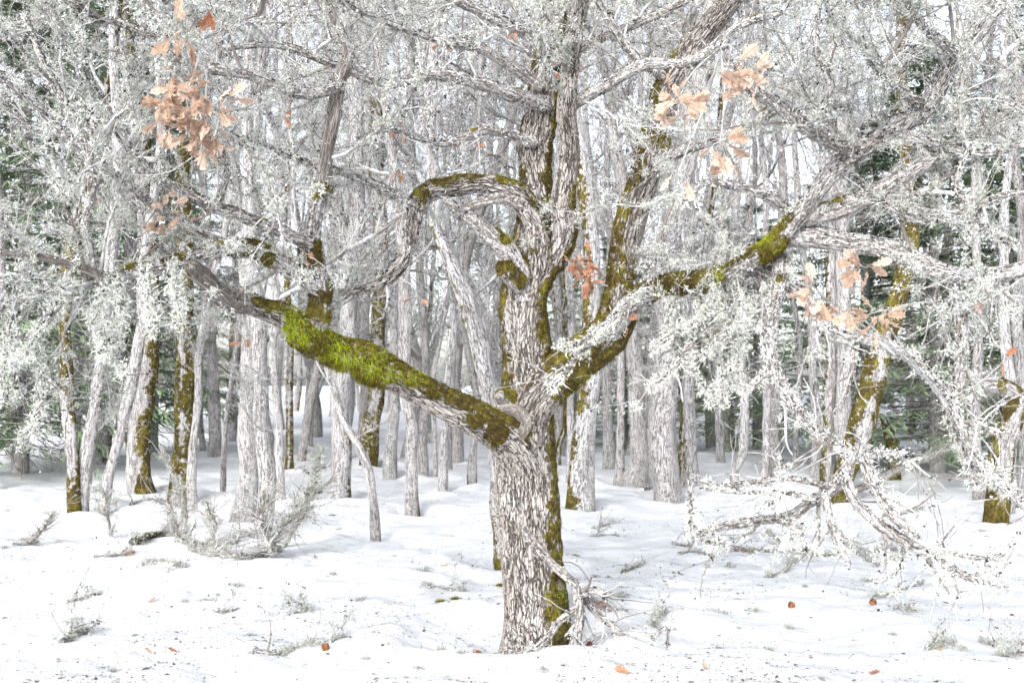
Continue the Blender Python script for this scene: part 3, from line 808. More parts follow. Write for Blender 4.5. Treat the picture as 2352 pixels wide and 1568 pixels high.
def scatter_lichen(name, parent, base, P, R, n_flake, n_bush, n_beard, fs=(.010, .026), bs=(.022, .055), tone0=0., per_dir=None):
    """lichen on a limb given by dense path P,R plus an optional list of twig point clouds"""
    parts = []
    def surf(n):
        k = rng.integers(0, len(P), n); d = nrm(rng.normal(size=(n, 3))); d[:, 2] += .15
        return P[k] + d * (R[k] * rng.uniform(.8, 1.05, n))[:, None]
    if n_flake:
        n_flake = int(n_flake * .8)
        p = surf(n_flake); v, t, tn = place(ROS, p, rng.uniform(*fs, n_flake) * 1.25); parts.append(dict(V=v, T=t, a={'tone': tn}, m=1))
    if n_bush:
        n_bush = int(n_bush * .62)
        p = surf(n_bush); v, t, tn = place(BUSHY, p, (bs[0] + (bs[1] - bs[0]) * rng.random(n_bush) ** 2) * 1.2); parts.append(dict(V=v, T=t, a={'tone': np.clip(tn * .8 + .2 + tone0, 0, 1)}, m=0))
    if n_beard:
        p = surf(n_beard); v, t, tn = place(BEARD, p - np.array([0, 0, .01]), rng.uniform(.012, .032, n_beard), rot=False); parts.append(dict(V=v, T=t, a={'tone': np.clip(tn * .3 + .65, 0, 1)}, m=0))
    if not parts: return
    V, Q, T, A, mi = join(parts)
    link(name, make_mesh(name, V - base, Q, T, A, [LMAT[0], M_FLAKE], mi, smooth=False), parent, kind='stuff')

def sub_twigs(parent, base, P, R, n1, len1, n2=6, n3=3, up=.1, lich=1.0, t0=.1, bias=(0, 0, .0), spread=(.6, 1.4), thick=1.0, yb=0.0, dens=.36):
    """secondary branches, twigs and the lichen living on them"""
    n1 = max(2, int(n1 * dens)); n2 = max(2, n2 - 2); n3 = max(1, n3 - 2)
    t = rng.uniform(t0, 1, n1) * (len(P) - 2); k = t.astype(int)
    s = P[k]; tg = nrm(P[np.minimum(k + 3, len(P) - 1)] - P[np.maximum(k - 3, 0)])
    d1 = side_dirs(tg, spread, up); d1[:, 1] *= .8; d1[:, 1] += yb
    L = rng.uniform(*len1, n1) * (1.1 - .5 * t / len(P))
    p1 = grow(s, d1, L, 9, .13, bias); r1 = np.linspace(1, .35, 9)[None] * np.minimum(R[k] * .5, .013 * thick)[:, None]
    parts = []
    v, q, b = batch_tubes(p1, r1, 5); parts.append(dict(V=v, Q=q, a={'bco': b}))
    s, tg, rr = spawn(p1, r1, n2)
    p2 = grow(s, side_dirs(tg, (.5, 1.3), up * .5), rng.uniform(.12, .42, len(s)), 6, .15, bias); r2 = np.linspace(1, .45, 6)[None] * np.minimum(rr * .65, .0055 * thick)[:, None]
    v, q, b = batch_tubes(p2, r2, 4); parts.append(dict(V=v, Q=q, a={'bco': b}))
    s, tg, rr = spawn(p2, r2, n3)
    p3 = grow(s, side_dirs(tg, (.4, 1.2)), rng.uniform(.05, .18, len(s)), 4, .15); r3 = np.linspace(1, .6, 4)[None] * np.minimum(rr * .7, .0026 * thick)[:, None]
    v, q, b = batch_tubes(p3, r3, 3); parts.append(dict(V=v, Q=q, a={'bco': b}))
    V, Q, T, A, mi = join(parts)
    link('twigs', make_mesh('twigs', V - base, Q, T, A, [M_TWIG], mi), parent, kind='stuff')
    if lich > 0:
        lp = []
        # lichen comes in patches: mask by low-frequency noise
        def patch(p, c): return p[vnoise(p * 2.3 + 31) + rng.normal(0, .06, len(p)) > c]
        f = patch(np.concatenate([spawn(p1, r1, int(20 * lich))[0], spawn(p2, r2, int(3 * lich) + 1)[0]]), .42); f = f + rng.normal(0, .006, f.shape)
        if len(f): v, tt, tn = place(ROS_S, f, rng.uniform(.006, .016, len(f))); lp.append(dict(V=v, T=tt, a={'tone': tn}, m=1))
        cc = patch(np.concatenate([spawn(p1, r1, max(1, int(4 * lich)))[0], P[rng.integers(int(len(P) * t0), len(P), n1)]]), .44)
        g = (cc[:, None, :] + rng.normal(0, 1, (len(cc), 5, 3)) * rng.uniform(.010, .034, (len(cc), 1, 1)) * np.array([1, 1, .75])).reshape(-1, 3)
        g = np.concatenate([g, patch(spawn(p2, r2, 1)[0], .5)])
        if len(g): v, tt, tn = place(BUSHY, g, .013 + .021 * rng.random(len(g))); lp.append(dict(V=v, T=tt, a={'tone': tn * .8 + .2}, m=0))
        h = patch(spawn(p1, r1, 1)[0], .6)
        if len(h): v, tt, tn = place(BEARD, h, rng.uniform(.012, .03, len(h)), rot=False); lp.append(dict(V=v, T=tt, a={'tone': tn * .3 + .65}, m=0))
        if lp:
            V, Q, T, A, mi = join(lp)
            link('lichen', make_mesh('lichen', V - base, Q, T, A, [LMAT[0], M_FLAKE], mi, smooth=False), parent, kind='stuff')
    return p1

def limb(name, pts, da, db, seg=48, step=.014, mat=None, moss=None, seed=0, lump=.12, collar=1.0, label=None):
    n = len(pts); ds = np.linspace(da, db, n)
    ds = np.array([D0 - p[3] if len(p) > 3 else d for p, d in zip(pts, ds)])
    p3 = np.array([pix(p[0], p[1], d) for p, d in zip(pts, ds)]); rad = np.array([p[2] * .5 * mpp(d) for p, d in zip(pts, ds)])
    rad[0] *= collar
    C = catmull(np.column_stack([p3, rad]), step); P, R = C[:, :3], C[:, 3]
    V, Q, T, bco, Dn, s = tube(P, R, seg, lump, seed)
    u = np.concatenate([np.repeat(s / s[-1], seg), [1.0]])
    ms = moss(V, Dn, u, seed) if moss else np.zeros(len(V))
    V = V + Dn * (ms * (.002 + .034 * np.clip(vnoise(V * 13 + 3) * .6 + vnoise(V * 31) * .4 - .3, 0, 1)) * min(1, R[len(R) // 3] / .05))[:, None]
    me = make_mesh(name, V - main_base, Q, T, {'bco': bco, 'moss': ms * .76}, [mat or M_BARK_LIMB])
    o = link(name, me, OAK, label=label)
    return o, P, R, V, Dn, ms

# trunk with flared foot
TR = [(1232,1545,215),(1231,1500,178),(1230,1455,152),(1225,1380,134),(1217,1250,132),(1208,1120,134),(1208,1020,120),(1213,920,112),(1216,840,108),(1209,760,100),(1200,690,96),(1206,620,92),(1218,555,80),(1234,480,74),(1230,400,68),(1230,330,70),(1242,270,68),(1252,180,60),(1270,60,58),(1285,-60,50),(1300,-180,42)]
def tr_moss(V, D, u, seed):
    n = vnoise(V * 5 + 3) * .55 + vnoise(V * 17 + 9) * .45
    z = V[:, 2]
    right = sstep(.35, .75, D[:, 0] + (n - .5) * 1.0) * sstep(.0, .1, z)
    foot = sstep(.15, .55, D[:, 0] + (n - .5) * .8) * (1 - sstep(.28, .42, z + (n - .5) * .2))
    left = sstep(.45, .85, -D[:, 0] + (n - .5) * 1.0) * sstep(1.25, 1.5, z) * .9
    crotch = sstep(.5, .72, n) * sstep(1.7, 2.0, z) * (1 - sstep(2.7, 3.0, z))
    return np.clip(np.max([right, foot, left, crotch], 0), 0, 1)
o, P_tr, R_tr, V, Dn, ms = limb('trunk', TR, D0, D0 + .15, 160, .013, M_BARK_MAIN, tr_moss, 1, .07)
moss_blades('moss', o, V, Dn, ms, main_base, 26000, [(pix(1290, 1360, D0 - .1), .14)], (.005, .013))
scatter_lichen('lichen', o, main_base, P_tr[len(P_tr) // 2:], R_tr[len(P_tr) // 2:], 700, 0, 0, (.005, .011))

def make_fg_proto(lich):
    p = grow(np.zeros((1, 3)), np.array([[1, 0, .2]]), np.array([.95]), 11, .15, (0, 0, .02)); r = np.linspace(.0095, .003, 11)[None]
    parts = []
    v, q, b = batch_tubes(p, r, 6); parts.append(dict(V=v, Q=q, a={'bco': b}))
    s, t, rr = spawn(p, r, 11); p2 = grow(s, side_dirs(t, (.5, 1.3), .05), rng.uniform(.14, .5, len(s)), 7, .17); r2 = np.linspace(1, .45, 7)[None] * np.minimum(rr * .65, .0050)[:, None]
    v, q, b = batch_tubes(p2, r2, 4); parts.append(dict(V=v, Q=q, a={'bco': b}))
    s, t, rr = spawn(p2, r2, 4); p3 = grow(s, side_dirs(t, (.4, 1.2)), rng.uniform(.05, .2, len(s)), 4, .17); r3 = np.linspace(1, .6, 4)[None] * np.minimum(rr * .7, .0026)[:, None]
    v, q, b = batch_tubes(p3, r3, 3); parts.append(dict(V=v, Q=q, a={'bco': b}))
    f = np.concatenate([spawn(p, r, int(80 * lich))[0], spawn(p2, r2, int(9 * lich))[0], spawn(p3, r3, max(1, int(1.2 * lich)))[0]]); f = f + rng.normal(0, .005, f.shape)
    v, tt, tn = place(ROS_S, f, rng.uniform(.004, .013, len(f))); parts.append(dict(V=v, T=tt, a={'tone': tn}, m=2))
    cc = np.concatenate([spawn(p, r, int(10 * lich))[0], spawn(p2, r2, 1)[0]])
    g = (cc[:, None, :] + rng.normal(0, 1, (len(cc), 9, 3)) * rng.uniform(.006, .024, (len(cc), 1, 1)) * np.array([1, 1, .75])).reshape(-1, 3)
    g = np.concatenate([g, spawn(p2, r2, 2)[0]])
    v, tt, tn = place(BUSHY, g, .008 + .028 * rng.random(len(g)) ** 2.2); parts.append(dict(V=v, T=tt, a={'tone': tn * .85 + .15}, m=1))
    V, Q, T, A, mi = join(parts)
    return make_mesh('branch', V, Q, T, A, [M_TWIG, M_LICHEN, M_FLAKE], mi)
FG = [make_fg_proto(l) for l in (1.0, 1.3, .8, 1.1, .6, 1.4)]
def fg_branches(parent, base, P, R, n, t0=.1, up=.15, smin=.55, smax=1.25):
    for _ in range(n):
        k = int((t0 + (1 - t0) * random.random()) * (len(P) - 2))
        tg = nrm((P[min(k + 3, len(P) - 1)] - P[max(k - 3, 0)])[None])
        d = side_dirs(tg, (.5, 1.4), up)[0]; d[1] *= .8
        o = bpy.data.objects.new('branch', random.choice(FG)); COL.objects.link(o); o.parent = parent
        o.location = P[k] - base; q = Vector(d).to_track_quat('X', 'Z'); o.rotation_mode = 'QUATERNION'
        o.rotation_quaternion = q @ Euler((random.uniform(0, 6.28), 0, 0)).to_quaternion()
        sc = random.uniform(smin, smax); o.scale = (sc, sc, sc)

ALL = {}
def add_limb(key, name, pts, da, db, moss=None, flakes=0, bush=0, beard=0, blades=0, tw=None, seg=44, mat=None, bright=None, lump=.13, collar=1.0, fs=(.005, .012), bs=(.011, .042), label=None, step=.014):
    o, P, R, V, Dn, ms = limb(name, pts, da, db, seg, step, mat, moss, len(ALL) + 2, lump, collar, label)
    ALL[key] = (o, P, R)
    if blades: moss_blades('moss', o, V, Dn, ms, main_base, blades, bright)
    if flakes or bush or beard: scatter_lichen('lichen', o, main_base, P, R, flakes, bush, beard, fs, bs)
    if tw and tw['n1'] >= 20 and 'bias' not in tw: fg_branches(o, main_base, P, R, max(2, int(tw['n1'] * .13)), tw.get('t0', .08), tw.get('up', .1) + .05)
    elif tw: sub_twigs(o, main_base, P, R, **tw)
    return o, P, R

# right stem of the fork
add_limb('stem2', 'limb', [(1207,820,60),(1207,750,70),(1214,692,68),(1232,645,58),(1268,600,52),(1294,545,50),(1291,470,52),(1300,400,46),(1309,330,42),(1302,260,42),(1312,150,36),(1335,0,32),(1350,-120,26)], D0 + .02, D0 - .12,
         side_moss(.25, .8, 0, .45, -.2), 300, 10, 0, 1500, dict(n1=34, len1=(.3, 1.0), t0=.6), 80, M_BARK_MAIN, lump=.08)
# trunk twigs high up
sub_twigs(o, main_base, P_tr[int(len(P_tr) * .74):], R_tr[int(len(P_tr) * .74):], 60, (.35, 1.3), 7, 4, .15, 1.0)
# A: low mossy limb to the left
A_PTS = [(1222,1150,58),(1212,1092,84),(1186,1032,96),(1145,992,90),(1100,970,80),(1055,946,72),(1010,922,64),(960,895,58),(905,862,62),(855,838,76),(800,815,68),(750,796,60),(700,762,70),(645,726,54),(595,708,44),(545,694,38)]
bright_c = [(pix(860, 830, D0 - .52), .17), (pix(790, 800, D0 - .6), .15), (pix(725, 735, D0 - .66), .13), (pix(660, 750, D0 - .7), .10), (pix(950, 870, D0 - .4), .10)]
oA, PA, RA = add_limb('A', 'limb', A_PTS, D0 + .06, D0 - .9, both(up_moss(.62, .14, 1.0), spots_moss(D0 - .55, (862, 842, 62), (720, 765, 58), (790, 806, 52), (1090, 955, 40), (1135, 1000, 42))), 900, 20, 0, 42000, None, 130, M_BARK_MAIN, bright_c, .16, 1.0, (.006, .013), label='thick low limb wrapped in bright green moss', step=.011)
add_limb('Aend', 'limb', [(575,700,46),(530,692,48),(494,664,46),(464,632,42),(436,608,28)], D0 - .86, D0 - 1.35, None, 60, 4, 0, 0, None, 60, M_DEAD, lump=.16, fs=(.006, .012), label='bare silver dead wood end of the low limb')
# A-up: limbs rising from the low limb
add_limb('Aup', 'limb', [(718,770,50),(735,700,46),(732,645,42),(712,585,40),(720,505,36),(745,432,34),(742,350,30)], D0 - .7, D0 - .8, both(up_moss(.35, 0, .5), side_moss(.4, .5, 0, .6), spots_moss(D0 - .7, (735, 700, 60), (722, 590, 38), (738, 440, 34))), 900, 70, 6, 4500, dict(n1=34, len1=(.3, .9)), 60)
add_limb('Aup2', 'limb', [(742,420,36),(752,340,34),(768,260,34),(782,180,30),(800,120,26),(775,60,22),(748,-20,20)], D0 - .8, D0 - .9, None, 260, 14, 0, 0, dict(n1=40, len1=(.3, 1.0)), 48, M_DEAD, lump=.18)
# A-left: lichen-white limb running out to the left edge
add_limb('Al', 'limb', [(728,660,40),(660,618,38),(590,575,38),(520,572,34),(430,598,34),(340,618,32),(250,640,30),(150,662,26),(40,690,24),(-80,715,20)], D0 - .75, D0 - 1.7, both(up_moss(.30, .0, .62), spots_moss(D0 - 1.0, (560, 560, 45), (425, 596, 34), (600, 585, 30))), 3600, 420, 26, 3600, dict(n1=80, len1=(.25, .9), up=.12), 48)
add_limb('Al2', 'branch', [(250,640,22),(170,612,20),(100,592,18),(0,580,16),(-80,570,14)], D0 - 1.45, D0 - 1.8, None, 260, 24, 3, 0, dict(n1=26, len1=(.25, .7)), 28, M_DEAD)
for k, pts in enumerate([[(150,660,16),(125,715,15),(75,780,14),(35,850,12),(8,925,8)], [(60,690,14),(25,740,14),(15,810,12),(0,880,8)], [(110,725,12),(85,800,12),(98,880,12),(92,940,12),(72,995,6)], [(270,640,12),(280,720,11),(262,790,10),(278,850,8)], [(330,622,11),(352,690,10),(345,760,8)], [(250,645,12),(215,730,11),(235,770,10),(232,810,6)], [(400,605,11),(405,670,10),(420,720,10),(405,745,6)]]):
    add_limb('dr%d' % k, 'branch', pts, D0 - 1.5, D0 - 1.65, None, 420, 150, 14, 0, dict(n1=7, len1=(.08, .25), n2=3, n3=2), 14)
# arch B
add_limb('B', 'limb', [(1228,660,40),(1238,600,46),(1228,520,48),(1195,455,44),(1150,430,40),(1095,424,38),(1040,432,38),(990,440,40),(958,470,38),(946,525,36),(936,580,32),(902,630,28),(850,660,22),(780,672,14)], D0 - .05, D0 - .35, up_moss(.55, .0, .62), 420, 20, 0, 9000, dict(n1=16, len1=(.15, .5), t0=.5), 70, M_BARK_MAIN, lump=.2, fs=(.006, .014))
add_limb('B2', 'branch', [(1200,470,26),(1150,455,26),(1095,468,24),(1060,478,18),(1020,455,16)], D0 - .15, D0 - .25, None, 60, 0, 0, 0, None, 40, M_BARK_LIMB)
add_limb('C', 'branch', [(1205,690,36),(1198,630,46),(1168,582,44),(1130,548,42),(1095,512,36),(1070,492,30)], D0 - .05, D0 - .2, up_moss(.5, .1, .75), 120, 3, 0, 4000, None, 56, M_BARK_LIMB)
add_limb('C2', 'branch', [(1200,660,40),(1168,628,40),(1160,595,30)], D0 - .1, D0 - .14, up_moss(.9), 0, 0, 0, 3000, None, 40, M_BARK_LIMB)
add_limb('C3', 'branch', [(1200,930,50),(1160,915,38),(1146,905,22)], D0 - .02, D0 - .12, up_moss(.9), 0, 0, 0, 1800, None, 36, M_BARK_LIMB)
# D: right limb rising out of the top
add_limb('D', 'limb', [(1212,1020,80),(1220,945,96),(1258,885,94),(1310,838,84),(1362,798,80),(1410,745,78),(1424,670,64),(1432,590,62),(1450,505,66),(1478,420,64),(1498,340,60),(1514,270,58),(1545,190,60),(1595,105,60),(1655,30,54),(1730,-70,48)], D0 - .02, D0 - .1, both(up_moss(.45, .08, .40), side_moss(.55, -.9, .28, .8), side_moss(.75, .6, .10, .38, -.6), spots_moss(D0 - .05, (1385, 800, 75), (1320, 850, 55), (1430, 600, 34), (1510, 330, 30))), 900, 26, 0, 24000, dict(n1=36, len1=(.3, 1.1), t0=.72), 130, M_BARK_MAIN, None, .09, 1.05, (.006, .013), step=.011)
# E: right horizontal limb and what hangs from it
add_limb('E', 'limb', [(1400,765,46),(1450,700,44),(1505,662,40),(1570,648,40),(1640,640,38),(1705,610,36),(1765,572,40),(1832,500,44),(1900,410,44),(1968,348,48),(2050,296,44),(2128,245,44),(2198,125,44),(2270,40,44),(2330,-50,40)], D0 - .15, D0 - 1.3, both(up_moss(.55, .08, .46), spots_moss(D0 - .4, (1545, 650, 55), (1620, 640, 50), (1745, 585, 46))), 5200, 240, 14, 18000, dict(n1=44, len1=(.3, 1.0), t0=.42), 64, None, [(pix(1630, 640, D0 - .4), .09), (pix(1740, 560, D0 - .5), .06)])
add_limb('E2', 'limb', [(1968,348,42),(1920,326,38),(1862,300,36),(1785,242,30),(1725,205,24),(1690,160,18),(1655,110,14)], D0 - .9, D0 - 1.5, None, 1500, 80, 6, 0, dict(n1=26, len1=(.25, .8)), 40)
add_limb('E3', 'limb', [(1800,545,50),(1870,545,48),(1950,558,46),(2040,570,44),(2110,602,42),(2190,634,40),(2270,634,38),(2352,618,36),(2450,590,34)], D0 - .6, D0 - 1.2, None, 700, 26, 4, 0, dict(n1=24, len1=(.25, .7), up=.4, lich=.5), 64)
add_limb('E4', 'limb', [(1850,500,44),(1930,480,42),(2010,445,40),(2100,390,38),(2236,310,36),(2352,234,32),(2460,180,30)], D0 - .7, D0 - 1.3, up_moss(.1), 2600, 100, 8, 0, dict(n1=36, len1=(.25, .9)), 48)
add_limb('E5', 'branch', [(1720,615,36),(1780,635,34),(1834,668,32),(1892,735,30),(1962,770,28),(2026,785,28),(2098,826,30),(2150,882,28),(2200,962,28),(2248,1058,24),(2300,1112,22),(2360,1165,20),(2430,1210,16)], D0 - .4, D0 - 1.6, up_moss(.15, 0, .3), 2400, 230, 20, 900, dict(n1=22, len1=(.12, .45), bias=(0, 0, -.06)), 40)
add_limb('E6', 'branch', [(1790,590,38),(1792,650,36),(1768,730,34),(1764,805,32),(1796,885,32),(1850,962,30),(1902,1012,28),(1955,1045,26),(2020,1040,20),(2080,1045,16)], D0 - .5, D0 - 2.0, up_moss(.1, 0, .3), 2000, 200, 14, 400, dict(n1=20, len1=(.12, .45), bias=(0, 0, -.05)), 40)
add_limb('E8', 'branch', [(2180,632,26),(2205,700,28),(2210,790,28),(2203,870,28),(2182,950,24),(2212,1040,18),(2240,1110,12)], D0 - .9, D0 - 1.2, None, 1500, 220, 20, 0, dict(n1=18, len1=(.12, .45), bias=(0, 0, -.05)), 32)
# sprays hanging under E
for k, pts in enumerate([[(1640,655,16),(1608,740,15),(1560,830,14),(1490,890,9)], [(1690,640,16),(1705,740,15),(1690,830,12),(1700,900,7)], [(1560,665,12),(1530,760,11),(1590,850,10),(1640,930,7)], [(1730,600,14),(1655,720,13),(1560,760,11),(1500,800,7)], [(1600,655,12),(1620,760,12),(1655,840,11),(1660,930,7)], [(1490,670,9),(1440,690,8),(1385,750,7),(1300,805,5)], [(1400,770,11),(1340,800,11),(1300,850,9),(1262,895,6)], [(1780,660,12),(1690,720,12),(1655,790,10),(1600,820,6)], [(1712,560,12),(1690,610,12),(1692,680,11),(1716,730,6)], [(1660,560,10),(1652,610,11),(1640,660,10),(1655,720,6)], [(1820,520,10),(1790,580,11),(1810,640,8)]]):
    add_limb('sp%d' % k, 'branch', pts, D0 - .35 - (.15 if k in (5, 6, 7) else 0), D0 - .65, None, 380, 50 if k in (5, 6) else 190, 10, 0, dict(n1=4 if k in (5, 6) else 12, len1=(.10, .35), n2=4, n3=2, bias=(0, 0, -.03)), 14)
# near low branch at the right, hanging over the snow
NEAR = D0 - 2.2
for k, (pts, tn1) in enumerate([([(1955,1045,24),(1945,1085,26),(1915,1118,26),(1865,1150,24),(1815,1185,22),(1740,1195,20),(1660,1208,18),(1600,1228,14)], 14), ([(1940,1095,24),(1965,1150,24),(2015,1200,24),(2080,1245,24),(2140,1278,24),(2195,1310,18),(2250,1335,12),(2312,1346,6)], 14),
     ([(1895,1135,16),(1905,1190,18),(1925,1245,16),(1952,1304,8)], 6), ([(1980,1050,22),(2005,1110,24),(2040,1170,24),(2080,1212,20),(2108,1232,10)], 8), ([(1915,1120,14),(1810,1098,11),(1720,1108,10),(1640,1112,9),(1592,1092,8)], 6), ([(1592,1088,9),(1586,1150,9),(1590,1232,10)], 3), ([(1870,1150,10),(1800,1130,8),(1700,1130,7),(1612,1122,5)], 5), ([(2140,1278,12),(2180,1268,10),(2240,1282,8),(2305,1272,5)], 4), ([(2225,1328,9),(2265,1318,8),(2318,1294,4)], 3), ([(2075,1245,9),(2072,1295,8),(2045,1325,7),(2015,1335,4)], 3), ([(1790,1190,12),(1835,1220,14),(1850,1260,8)], 3)]):
    add_limb('nr%d' % k, 'branch', pts, NEAR if k else D0 - 1.9, NEAR - .1, None, 1300 if tn1 > 7 else 420, 30 if tn1 > 7 else 6, 0, 0, dict(n1=tn1, len1=(.10, .30), n2=4, n3=3, lich=.5), 18, lump=.2, bs=(.008, .026), fs=(.003, .0075))
# upper canopy limbs
TOP = [([(1248,240,40),(1180,220,34),(1090,190,28),(1000,172,26),(890,192,22),(770,150,18),(640,105,14),(520,112,10)], .0, 1.2), ([(1275,110,36),(1200,70,30),(1090,20,26),(960,-40,20)], 0, .6), ([(1305,245,30),(1390,200,26),(1480,150,24),(1590,140,20),(1700,60,16),(1800,30,12)], 0, .9),
       ([(785,200,26),(690,215,24),(570,172,22),(450,150,20),(330,75,18),(200,30,14),(90,-30,10)], .9, 1.7), ([(715,560,30),(610,520,26),(480,470,24),(360,410,22),(270,300,20),(215,200,18),(140,90,16),(80,-20,12)], .8, 1.8), ([(560,575,22),(440,525,20),(310,440,20),(190,340,18),(70,235,16),(-40,150,12)], .95, 1.8),
       ([(232,642,22),(196,530,20),(212,430,20),(190,310,18),(115,175,16),(60,40,12)], 1.4, 1.8), ([(2050,296,26),(2150,335,24),(2260,350,22),(2400,320,18)], .95, 1.4), ([(1492,380,26),(1600,335,24),(1700,300,22),(1790,245,20)], .1, .9), ([(1545,190,26),(1455,125,22),(1385,25,18),(1350,-60,14)], .1, .5), ([(1862,300,22),(1905,200,20),(1872,100,18),(1885,-30,14)], 1.1, 1.3),
       ([(950,470,20),(870,430,20),(800,400,16),(720,380,14),(600,330,12),(500,300,9)], .3, 1.0), ([(1230,330,24),(1120,300,20),(1020,330,16),(900,300,12),(820,320,9)], .0, .6), ([(1240,200,26),(1120,120,22),(1000,90,18),(860,40,14),(720,-30,10)], 0, .9), ([(1260,150,24),(1380,90,20),(1500,40,16),(1620,-20,12)], 0, .4), ([(2010,445,22),(2080,500,20),(2180,500,18),(2300,450,14),(2400,440,10)], .9, 1.4),
       ([(2128,245,22),(2050,190,18),(1980,100,15),(1990,-20,11)], 1.1, 1.5), ([(2198,125,22),(2120,60,18),(2060,-40,12)], 1.2, 1.5), ([(500,470,18),(520,380,16),(470,300,16),(440,180,16),(450,60,14),(430,-40,12)], 1.1, 1.9), ([(1832,500,26),(1760,450,22),(1690,430,18),(1620,420,14),(1560,470,10)], .6, .9), ([(2330,560,18),(2260,520,16),(2200,430,14),(2230,330,10)], 1.2, 1.4)]
for k, (pts, a, b) in enumerate(TOP):
    clear = k in (11, 12)            # open air round the arched limb
    add_limb('T%d' % k, 'branch', pts, D0 - a, D0 - b, up_moss(.05), 700, 50, 4, 0, dict(n1=10 if clear else 36, len1=(.2, .5) if clear else (.3, 1.05), n2=5 if clear else 7, n3=4, up=.1), 26, lump=.16)

# dead grey branch grafted on the trunk and sweeping down to the snow
add_limb('G', 'dead_branch', [(1136,948,16,.13),(1160,938,24,.17),(1192,944,28,.195),(1212,968,27,.19),(1200,1000,30,.165),(1188,1040,30,.14),(1186,1090,24,.11)], D0, D0, None, 160, 4, 0, 0, None, 60, M_DEAD, lump=.38, fs=(.005, .010), label='silver dead knee of wood on the limb joint')
add_limb('G2', 'dead_branch', [(1196,1170,18,.12),(1204,1215,20,.142),(1228,1250,19,.168),(1262,1288,18,.21),(1316,1336,18,.27),(1360,1397,15,.33),(1414,1443,13,.38),(1468,1490,11,.43),(1532,1546,7,.48)], D0, D0, None, 200, 6, 0, 0, dict(n1=34, len1=(.08, .32), n2=4, n3=4, lich=.3, t0=.5, bias=(0, 0, -.08)), 50, M_BARK_LIMB, lump=.3, fs=(.005, .012), label='silver dead branch leaving the trunk and reaching down to the snow')
for k, pts in enumerate([[(1322,1345,20),(1332,1410,24),(1322,1470,24),(1312,1500,26),(1340,1525,18),(1356,1538,12)], [(1325,1395,16),(1285,1425,16),(1262,1458,16),(1238,1482,14),(1210,1494,10)], [(1462,1486,12),(1490,1470,10),(1530,1442,7),(1532,1500,5)], [(1310,1495,14),(1340,1490,14),(1368,1492,10)], [(1338,1362,18),(1380,1355,14),(1394,1390,9)], [(1462,1486,14),(1450,1520,16),(1448,1545,12)], [(1300,1500,12),(1270,1488,9),(1236,1492,6)]]):
    add_limb('g%d' % k, 'dead_twig', pts, D0 - .40, D0 - .46, None, 40, 2, 0, 0, dict(n1=10, len1=(.05, .2), n2=4, n3=3, lich=.25), 22, M_BARK_LIMB, lump=.28, fs=(.006, .014))

# ------------------------------------------------------------------ oak leaves
def leaf_mesh(seed, mat):
    r = random.Random(seed)
    t = [0, .07, .17, .25, .36, .44, .56, .63, .75, .82, .92, 1.0]
    w = [.01, .05, .13, .07, .24, .12, .30, .16, .27, .14, .14, .015]
    fw = [0, 0, .03, 0, .05, 0, .06, 0, .06, 0, .03, 0]
    bend = r.uniform(-.5, .9); fold = r.uniform(.15, .6); tw = r.uniform(-.7, .7)
    V, Q = [], []
    def put(x, y):
        z = abs(x) * fold + bend * (y - .2) ** 2 * .6 + .04 * math.sin(y * 17 + x * 9)
        a = tw * y; return (x * math.cos(a) - z * math.sin(a), y, x * math.sin(a) + z * math.cos(a))
    S = .096
    for k in range(len(t)):
        a = w[k] * r.uniform(.85, 1.15); b = w[k] * r.uniform(.85, 1.15)
        V += [put(-a, t[k] + fw[k]), put(0, t[k]), put(b, t[k] + fw[k])]
    for k in range(len(t) - 1):
        o = k * 3; Q += [(o, o + 1, o + 4, o + 3), (o + 1, o + 2, o + 5, o + 4)]
    V = np.array(V) * S
    V = np.vstack([V, [[-.0012, -.025, 0], [.0012, -.025, 0]]]); Q.append((len(V) - 2, len(V) - 1, 2, 0))
    return make_mesh('leaf', V, np.array(Q), None, None, [mat])
LT = [leaf_mesh(k, M_LEAF_TAN) for k in range(6)]
LR = [leaf_mesh(k + 20, M_LEAF_RED) for k in range(5)]
LD = [leaf_mesh(k + 40, M_LEAF_DARK) for k in range(3)]

def put_leaf(meshes, pos, d, parent, base, sc, name='leaf'):
    o = bpy.data.objects.new(name, random.choice(meshes)); COL.objects.link(o); o.parent = parent
    q = Vector(d).to_track_quat('Y', 'Z'); q = q @ Euler((0, random.uniform(0, 6.28), 0)).to_quaternion()
    o.rotation_mode = 'QUATERNION'; o.rotation_quaternion = q
    o.location = Vector(pos - base) + q @ Vector((0, .022 * sc, 0)); o.scale = (sc,) * 3
    return o

